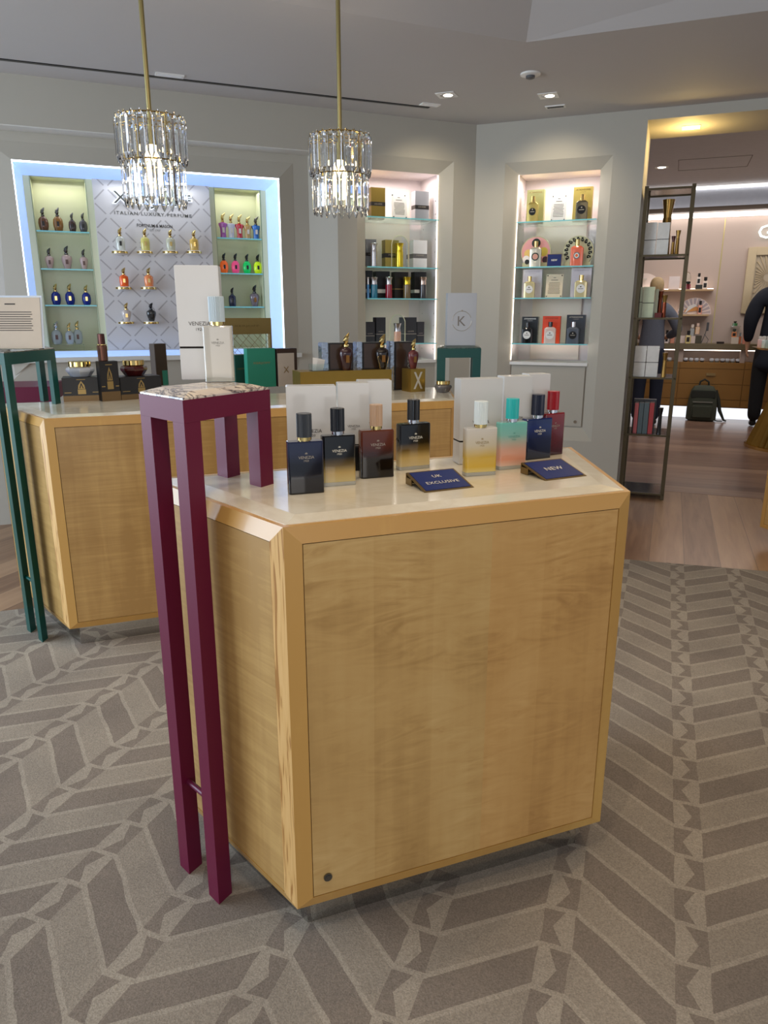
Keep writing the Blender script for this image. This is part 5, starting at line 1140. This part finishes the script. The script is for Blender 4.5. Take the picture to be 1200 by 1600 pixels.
fb(1093, 6, 427, 445, 5.12, (220, 206, 196), 'white bottle with black label standing on the small black box', z=zq, lab=(28, 26, 26)); fb(1103, 7.5, 433, 451, 5.12, (224, 204, 186), 'amber-tinted bottle at the end of the upper far shelf', z=zA, lab=(34, 28, 26))
fb(1004, 5, 418, 428, 5.2, (48, 34, 28), 'dark bottle at the left above the blond head', z=zA+.15, grp=None)
t = wthing('half_round_backdrop', 'pale half-round fan panel on the wall behind the upper shelf', 'wall panel', 3, wp(1008, 430, 3, 5.27)[0], 5.27, zA+.001); MB().disc(0, 0, .22, 0, .02, 30, a0=0, a1=pi).obj('disc', mat('pearl_panel', (232, 216, 208), .4), t)
# fan panel on the lower shelf
s, z = wp(1084, 489, 3, 5.14); t = wthing('fan_display', 'half-round display with a white fan motif on the lower far shelf', 'display panel', 3, s, 5.14, zB+.001); R_ = 24.5/1130*9.7
MB().disc(0, 0, R_, 0, .015, 30, a0=0, a1=pi).obj('panel', mat('pearl_panel', 0), t)
m = MB()
for k in range(11):
    a = pi*(k+.5)/11; m.poly([(cos(a-.07)*R_*.4, -.0012, sin(a-.07)*R_*.4), (cos(a-.09)*R_*.97, -.0012, sin(a-.09)*R_*.97), (cos(a+.09)*R_*.97, -.0012, sin(a+.09)*R_*.97), (cos(a+.07)*R_*.4, -.0012, sin(a+.07)*R_*.4)])
m.obj('fan_rays', mat('grey_rose_ray', (186, 172, 176), .5), t)
m = MB().disc(-.02, 0, R_*.5, -.012, .01, 20, a0=.5, a1=2.9); m.obj('gold_motif', mat('apricot_gold', (214, 150, 84), .4, .2), t)
MB().poly([(-R_*.55, -.016, .01), (-R_*.35, -.016, R_*.5), (0, -.016, R_*.62), (R_*.15, -.016, R_*.5), (-R_*.1, -.016, .08)]).obj('white_fan', M_WHITE, t)
fb(1095, 6, 470, 490, 5.08, (212, 116, 66), 'amber bottle with black label in front of the fan display', z=zB, lab=(30, 22, 22))
# on the far worktop
fbox(1063, 1085.5, 525, 537, 5.02, .12, (222, 204, 196), 'display_step', 'low white display step on the far worktop', 'display step', sz1)
zs_ = wp(1075, 525, 3, 5.02)[1]+.001
fb(1076.5, 7.5, 517, 533, 4.99, (196, 166, 42), 'yellow-green bottle with black label before the white step', z=sz1, lab=(44, 30, 20), capf=.3)
fb(1082.5, 7, 507, 525, 5.08, (90, 84, 72), 'dark grey bottle with a pale cap on the white step', (220, 210, 200), z=zs_); fb(1091, 6.5, 505, 524, 5.08, (190, 134, 60), 'gold ornate bottle with a pale ball cap', (226, 196, 180), z=sz1+.12, grp=None)
fbox(1087, 1095.5, 524.5, 536.5, 5.05, .07, (78, 72, 58), 'bottle_stand', 'olive grey cube under the gold ornate bottle', 'display cube', sz1)
t = wthing('small_easel', 'small grey easel with a leaning tablet on the far worktop', 'easel', 3, wp(1101, 530, 3, 5.02)[0], 5.02, sz1+.001); MB().tube([(-.04, 0, 0), (.0, .02, .12), (.02, .03, .26)], .005, 6).tube([(.03, 0, 0), (.045, .0, .05), (-.01, .02, .12)], .004, 6).box(.005, .035, .02, .03, .16, .27).obj('easel', mat('graphite', (70, 70, 74), .4), t)
fbox(1120, 1131, 534, 540, 4.97, .06, (36, 18, 16), 'dark_box', 'small dark box lying at the front of the far worktop', 'box', sz1)
fbox(1143, 1153.5, 527, 537, 4.99, .08, (214, 200, 186), 'display_cube', 'white cube under the orange bottle on the far worktop', 'display cube', sz1); zq = wp(1148, 527, 3, 4.99)[1]+.001
fb(1148, 7, 514, 527, 5.03, (224, 140, 84), 'orange bottle with black label on the white cube', (50, 60, 50), z=zq, lab=(34, 24, 22))
fb(1149, 7, 502, 514, 5.2, (66, 120, 70), 'dark green bottle with a black cap behind the orange one', z=zq+.14, grp=None)
t = wthing('wall_ledge', 'small clear ledge holding the dark green bottle', 'ledge', 3, wp(1149, 514, 3, 5.2)[0], 5.2, zq+.128); MB().box(-.06, .06, -.06, .09, 0, .011).obj('ledge', M_GLASS, t)
t = wthing('wall_ledge', 'small clear ledge holding the dark bottle by the blond head', 'ledge', 3, wp(1004, 428, 3, 5.2)[0], 5.2, zA+.138); MB().box(-.06, .06, -.06, .06, 0, .011).obj('ledge', M_GLASS, t)
fb(1157, 4, 520, 536, 5.02, (190, 110, 74), 'slim copper bottle left of the black coat', (120, 130, 134), z=sz1); fb(1168, 8, 503, 536, 5.05, (216, 140, 120), 'tall pink bottle half hidden by the black coat', z=sz1)
fb(1043, 6, 516, 533, 5.0, (226, 210, 206), 'white bottle with black label left of the shelf post', z=sz1, lab=(30, 26, 26)); fb(1053, 6, 506, 533, 5.02, (206, 128, 96), 'pink-orange bottle behind the shelf post', (220, 150, 130), z=sz1)
# row of small jars in the lit recess
for k, px in enumerate([1071.5, 1080, 1088.5, 1097, 1112, 1120.5, 1129, 1137, 1145, 1153.5, 1046, 1038]):
    s, z = wp(px, 562, 3, TC+.05); o = wthing('tester_jar', 'small glass jar with dark base in the lit recess under the far worktop', 'jar', 3, s, TC+.06, cz1+.0008, 'row of small jars in the lit recess')
    MB().lathe([(.024, 0), (.024, .016)], 12).obj('base', M_BLACKBOX if k % 3 == 0 else mat('grey_jar_base', (110, 116, 110), .4), o); MB().lathe([(.026, .0165), (.03, .03), (.026, .045), (.012, .05)], 12).obj('glass', mat('milk_glass', (214, 220, 232), .15, coat=.5), o, smooth=True)
# lit G and framed sunburst relief
s, z = wp(1193, 362, 3, TF-.05); gh = wp(1193, 352, 3, TF-.05)[1]-wp(1193, 373, 3, TF-.05)[1]
t = wthing('wall_letter', 'glowing white round letter G on the rose wall', 'wall sign', 3, s+.02, TF-.06, z); o = lettering(t, 'G', gh*.98, 0, 0, 0, mat('sign_glow', (236, 255, 252), .5, emit=1.3, ecol=(226, 255, 250)), height=gh, bold=.0, extr=.01)
a_, b__ = wp(1163, 440, 3, TF)[0], wp(1235, 440, 3, TF)[0]; q0, q1 = wp(1163, 490, 3, TF)[1], wp(1168, 387, 3, TF)[1]
t = wthing('framed_relief', 'pale gold framed relief of radiating rays on the rose wall', 'framed art', 3, a_, TF-.05, q0); W_, Hh = b__-a_, q1-q0
MB().box(0, .1, 0, .05, 0, Hh).box(W_-.1, W_, 0, .05, 0, Hh).box(.1, W_-.1, 0, .05, 0, .1).box(.1, W_-.1, 0, .05, Hh-.1, Hh).bevel(.006).obj('frame', mat('champagne_frame', (196, 178, 146), .35, .3), t)
MB().box(.1, W_-.1, .035, .048, .1, Hh-.1).obj('ground', mat('stone_relief', (186, 172, 150), .6), t)
m = MB()
for k in range(30):
    a = 2*pi*k/30+.1; r0, r1 = .05, min(.42, (Hh-.2)/2/max(.25, abs(sin(a))), (W_-.2)/2/max(.25, abs(cos(a)))); cx_, cz_ = W_*.5, Hh*.55
    m.tube([(cx_+cos(a)*r0, .03, cz_+sin(a)*r0), (cx_+cos(a)*min(r1, .40)*.85, .03, cz_+sin(a)*min(r1, .4)*.85)], .006, 5, rr=[.003, .011])
m.obj('rays', mat('champagne_frame', 0), t)
# far-room ceiling items
p = onz(1034, 261, 2.96); t = thing('recessed_downlight', 'square recessed downlight in the far room ceiling above the shelf unit', 'ceiling light', (p.x, p.y, 2.96), ANG[3], 'recessed downlights'); MB().box(-.07, .07, -.07, .07, -.005, .001).obj('frame', M_WHITE, t); MB().lathe([(.04, -.008), (.045, -.005)], 20).obj('lamp', mat('downlight_lamp', 0), t)
p = onz(1080, 198.5, 2.632); t = thing('recessed_downlight', 'square recessed downlight in the yellow-lit doorway soffit', 'ceiling light', (p.x, p.y, 2.632), ANG[3], 'recessed downlights'); MB().box(-.06, .06, -.06, .06, -.005, .001).obj('frame', M_WHITE, t); MB().lathe([(.034, -.008), (.04, -.005)], 20).obj('lamp', mat('downlight_lamp', 0), t)
l = bpy.data.lights.new('soffit_glow', 'POINT'); l.energy = 5; l.color = (1, .70, .25); l.shadow_soft_size = .06; lo = bpy.data.objects.new('soffit_glow', l); COL.objects.link(lo); q = wxy(3, 1.45, .3); lo.location = (q[0], q[1], 2.50)
p = onz(1115, 255, 2.96); t = thing('access_panel', 'thin rectangular access panel outline in the far ceiling', 'ceiling panel', (p.x, p.y, 2.96), ANG[3]); m = MB(); w_, d_ = .36, .32
m.box(-w_, w_, -d_, -d_+.006, -.003, -.0005).box(-w_, w_, d_-.006, d_, -.003, -.0005).box(-w_, -w_+.006, -d_, d_, -.003, -.0005).box(w_-.006, w_, -d_, d_, -.003, -.0005).obj('outline', mat('shadow_line', (120, 116, 114), .7), t)

# fluted brass pedestal with a tray of vials
p = onz(1171, 682, 0); q = onz(1197, 707, 0)
cxp, cyp = q.x+.42, q.y+.25; rb = .46; zt = 1.36-(541-492)/1130*cyp*.995
t = thing('fluted_pedestal', 'fluted brass pedestal table at the right edge', 'pedestal table', (cxp, cyp, .0016), 0)
MB().lathe([(rb+.02, 0), (rb+.02, .03), (rb, .032)], 28).obj('base', M_GOLD, t)
MB().lathe([(rb, .032), (rb*.80, .3), (rb*.36, zt-.16), (rb*.3, zt-.05)], 84, flute=.10).obj('fluted_column', mat('dull_gold_flutes', (150, 116, 50), .4, .6), t)
m = MB(); m.lathe([(.30, zt-.05), (.50, zt-.02), (.53, zt), (.50, zt)], 40, flute=.03); m.obj('tray', M_GOLD, t)
random.seed(3)
for k in range(72):
    x, y = -.455+.047*(k % 9)+random.uniform(-.006, .006), -.23+.062*(k//9)+random.uniform(-.008, .008); c = [(214, 226, 224), (226, 190, 190), (60, 70, 66), (170, 190, 186)][(k*7//3) % 4]
    if hypot(x, y) > .47: continue
    o = thing('tester_vial', 'small pale glass vial with white cap on the scalloped gold tray', 'vial', (cxp+x, cyp+y, zt+.002), 0, 'vials on the gold tray')
    MB().lathe([(.017, 0), (.018, .07), (.012, .078)], 10).obj('glass', g('v%d' % c[0], c), o, smooth=True); MB().lathe([(.011, .079), (.011, .11)], 8).obj('cap', M_WHITE, o)

# ------------------------------------------------------------------ backpack
p = onz(1094, 657, 0); t = thing('backpack', 'olive green backpack on the hall floor against the oak cabinet', 'backpack', (p.x, p.y, .0016), ANG[3]); MBP = mat('olive_canvas', (64, 68, 56), .8, noise=(60, .1), bump=.4); MBP2 = mat('dark_olive_webbing', (44, 46, 40), .8)
m = MB(); rings = []
for z, w_, d_ in ((0, .30, .17), (.02, .37, .22), (.16, .37, .23), (.30, .34, .20), (.40, .30, .15), (.45, .24, .10), (.465, .12, .05)):
    rings.append([m.bm.verts.new((cos(a)*abs(cos(a))**-.45*w_/2 if abs(cos(a)) > 1e-6 else 0, sin(a)*abs(sin(a))**-.45*d_/2 if abs(sin(a)) > 1e-6 else 0, z)) for a in [2*pi*k/24 for k in range(24)]])
for a, b in zip(rings, rings[1:]):
    for k in range(24): m.bm.faces.new((a[k], a[(k+1) % 24], b[(k+1) % 24], b[k]))
m.bm.faces.new(rings[0][::-1]); m.bm.faces.new(rings[-1]); m.obj('bag_body', MBP, t, smooth=True)
MB().box(-.13, .13, -.145, -.09, .04, .22).bevel(.02, 3).obj('front_pocket', MBP, t, smooth=True)
MB().box(-.12, .12, -.118, -.108, .245, .262).obj('zip', mat('zip_grey', (128, 128, 120), .4, .4), t)
MB().box(-.15, .15, -.10, -.07, .30, .40).bevel(.012, 2).obj('top_flap', MBP2, t, smooth=True)
MB().tube([(-.06, 0, .45), (-.05, 0, .51), (0, 0, .54), (.05, 0, .51), (.06, 0, .45)], .012, 8).obj('top_handle', MBP2, t, smooth=True)
m = MB().tube([(.15, .03, .40), (.19, .02, .28), (.22, 0, .14), (.28, -.03, .02), (.31, -.04, .012)], .02, 8, rr=[.022, .026, .024, .014, .01]); m.obj('shoulder_strap', MBP2, t, smooth=True)
MB().tube([(.12, -.05, .03), (.2, -.08, .012), (.26, -.07, .012)], .008, 6).obj('strap_end', MBP2, t, smooth=True)

# ------------------------------------------------------------------ people
def skin(name, pts, edges, m, parent, root=0, sub=2, label=None):
    bm = bmesh.new(); ly = bm.verts.layers.skin.verify(); vs = [bm.verts.new(p[:3]) for p in pts]
    for v, p in zip(vs, pts): v[ly].radius = (p[3], p[4] if len(p) > 4 else p[3]); v[ly].use_root = False
    vs[root][ly].use_root = True
    for a, b in edges: bm.edges.new((vs[a], vs[b]))
    me = bpy.data.meshes.new(name); bm.to_mesh(me); bm.free(); me.materials.append(m)
    o = bpy.data.objects.new(name, me); COL.objects.link(o); o.parent = parent
    sk = o.modifiers.new('Skin', 'SKIN'); sk.use_smooth_shade = True; sk.branch_smoothing = .5
    ss = o.modifiers.new('Subdivision', 'SUBSURF'); ss.levels = sub; ss.render_levels = sub
    if label: o['label'] = label
    return o
MSK = mat('skin_tone', (206, 160, 132), .5, noise=(20, .03))
def person(label, foot, hgt, yaw, mtop, mleg, mshoe, mhair, arms, toplab, leglab, hairlab, coat=False, step=.0):
    k = hgt/1.75; t = thing('person', label, 'person', (foot[0], foot[1], .0016), yaw); t.scale = (k, k, k)
    # front of the body faces -y
    P = [(0, 0, .95, .14, .11), (0, -.01, 1.12, .13, .10), (0, 0, 1.30, .15, .11), (0, .01, 1.42, .10, .065), (0, 0, 1.50, .055), (0, -.01, 1.60, .078, .092), (0, -.012, 1.68, .074, .088)]
    E = [(0, 1), (1, 2), (2, 3), (3, 4), (4, 5), (5, 6)]
    P += [(0, -.105, 1.605, .012), (-.083, .0, 1.61, .014), (.083, 0, 1.61, .014)]; E += [(5, 7), (5, 8), (5, 9)]
    TOP = [(0, 0, .82, .165, .125), (0, 0, .95, .160, .122), (0, -.01, 1.10, .15, .12), (0, 0, 1.28, .165, .125), (0, .012, 1.42, .135, .095), (0, .008, 1.485, .07, .07)]; TE = [(0, 1), (1, 2), (2, 3), (3, 4), (4, 5)]
    if coat: TOP = [(0, 0, .58, .20, .16), (0, 0, .72, .19, .15)]+TOP; TE = [(i, i+1) for i in range(7)]
    tc = len(TOP)-2
    LEG = [(0, 0, 1.02, .15, .115), (0, 0, .95, .155, .12)]; LE = [(0, 1)]
    for s in (-1, 1):
        st = step*s; n = len(P)
        P += [(s*.09, 0, .86, .085), (s*.10, -.01-st*.4, .50, .058), (s*.10, st*.6+.01, .11, .036), (s*.11, st*.6-.04, .035, .032), (s*.115, st*.6-.13, .028, .026)]; E += [(0, n), (n, n+1), (n+1, n+2), (n+2, n+3), (n+3, n+4)]
        l = len(LEG); LEG += [(s*.09, 0, .84, .105), (s*.10, -.01-st*.4, .50, .084), (s*.10, st*.6+.01, .055, .068)]; LE += [(1, l), (l, l+1), (l+1, l+2)]
        skin('shoe', [(s*.10, st*.6+.035, .05, .038), (s*.108, st*.6-.06, .042, .04), (s*.115, st*.6-.16, .032, .03)], [(0, 1), (1, 2)], mshoe, t)
        sh, el, wr = arms[s]
        n = len(P); P += [(s*.155, .012, 1.39, .045), (*el, .042), (*wr, .028)]; E += [(3, n), (n, n+1), (n+1, n+2)]
        l = len(TOP); TOP += [(s*(.19 if coat else .165), .01, 1.39, .11 if coat else .088), (*el, .078 if coat else .062), (wr[0]+(el[0]-wr[0])*.08, wr[1]+(el[1]-wr[1])*.08, wr[2]+(el[2]-wr[2])*.08, .045)]; TE += [(tc, l), (l, l+1), (l+1, l+2)]
        W = Vector(wr); dv = (W-Vector(el)).normalized(); side = Vector((0, -1, 0)) if abs(dv.y) < .7 else Vector((-s, 0, 0)); pn = dv.cross(side).normalized()
        pal = W+dv*.06; n2 = len(P); P += [(*pal, .030, .017)]; E += [(n+2, n2)]
        for j, (off, Lf) in enumerate(((-.026, .060), (-.009, .072), (.009, .068), (.026, .054))):
            b0 = pal+side*off+dv*.02; b1 = b0+dv*Lf*.55+pn*.006; b2 = b1+dv*Lf*.4+pn*.018; q_ = len(P)
            P += [(*b0, .0095), (*b1, .0085), (*b2, .007)]; E += [(n2, q_), (q_, q_+1), (q_+1, q_+2)]
        th0 = W+dv*.03+side*.034; th1 = th0+dv*.03+side*.02; th2 = th1+dv*.025; q_ = len(P); P += [(*th0, .011), (*th1, .0095), (*th2, .008)]; E += [(n2, q_), (q_, q_+1), (q_+1, q_+2)]
    skin('body', P, E, MSK, t)
    skin('trousers', LEG, LE, mleg, t, label=leglab)
    skin('coat' if coat else 'sweater', TOP, TE, mtop, t, label=toplab)
    skin('hair', [(0, .03, 1.56, .072, .05), (0, .022, 1.64, .088, .09), (0, .008, 1.70, .086, .09), (0, -.01, 1.745, .05, .06)], [(0, 1), (1, 2), (2, 3)], mhair, t, label=hairlab)
    MB().poly([(-.038, -.092, 1.632), (-.018, -.098, 1.632), (-.018, -.098, 1.625), (-.038, -.092, 1.625)]).poly([(.018, -.098, 1.632), (.038, -.092, 1.632), (.038, -.092, 1.625), (.018, -.098, 1.625)]).obj('eyes', M_BLACK, t)
    MB().poly([(-.022, -.094, 1.566), (.022, -.094, 1.566), (.018, -.093, 1.560), (-.018, -.093, 1.560)]).obj('mouth', mat('lip', (160, 90, 84), .5), t)
    return t
MDN = mat('navy_wool', (18, 22, 34), .85, noise=(50, .1)); MBK = mat('black_cloth', (14, 14, 18), .85, noise=(50, .1)); MGR = mat('grey_knit', (92, 96, 108), .9, noise=(60, .12)); MDJ = mat('dark_denim', (26, 32, 50), .85, noise=(50, .1))
hang = {-1: (0, (-.25, .03, 1.12), (-.25, -.05, .88)), 1: (0, (.25, .03, 1.12), (.25, -.05, .88))}
p = onz(1191, 668, 0)
person('person in black coat and trousers standing with back turned at the right edge', (p.x, p.y), 2.0, radians(180-26), MDN, MBK, mat('black_shoe', (12, 12, 14), .4), mat('dark_hair', (40, 30, 24), .6), hang, 'dark navy coat', 'black trousers', 'dark hair', coat=True)
arm2 = {-1: (0, (-.29, -.02, 1.14), (-.17, -.22, 1.06)), 1: (0, (.29, -.02, 1.14), (.17, -.22, 1.06))}
p = onz(1006, 664, 0)
person('blond person in grey sweater and dark jeans seen through the metal shelf unit', (p.x, p.y), 1.80, radians(180-20), MGR, MDJ, mat('black_shoe', 0), mat('blond_hair', (176, 150, 110), .6, noise=(40, .25)), arm2, 'grey knitted sweater', 'dark blue jeans', 'blond hair')
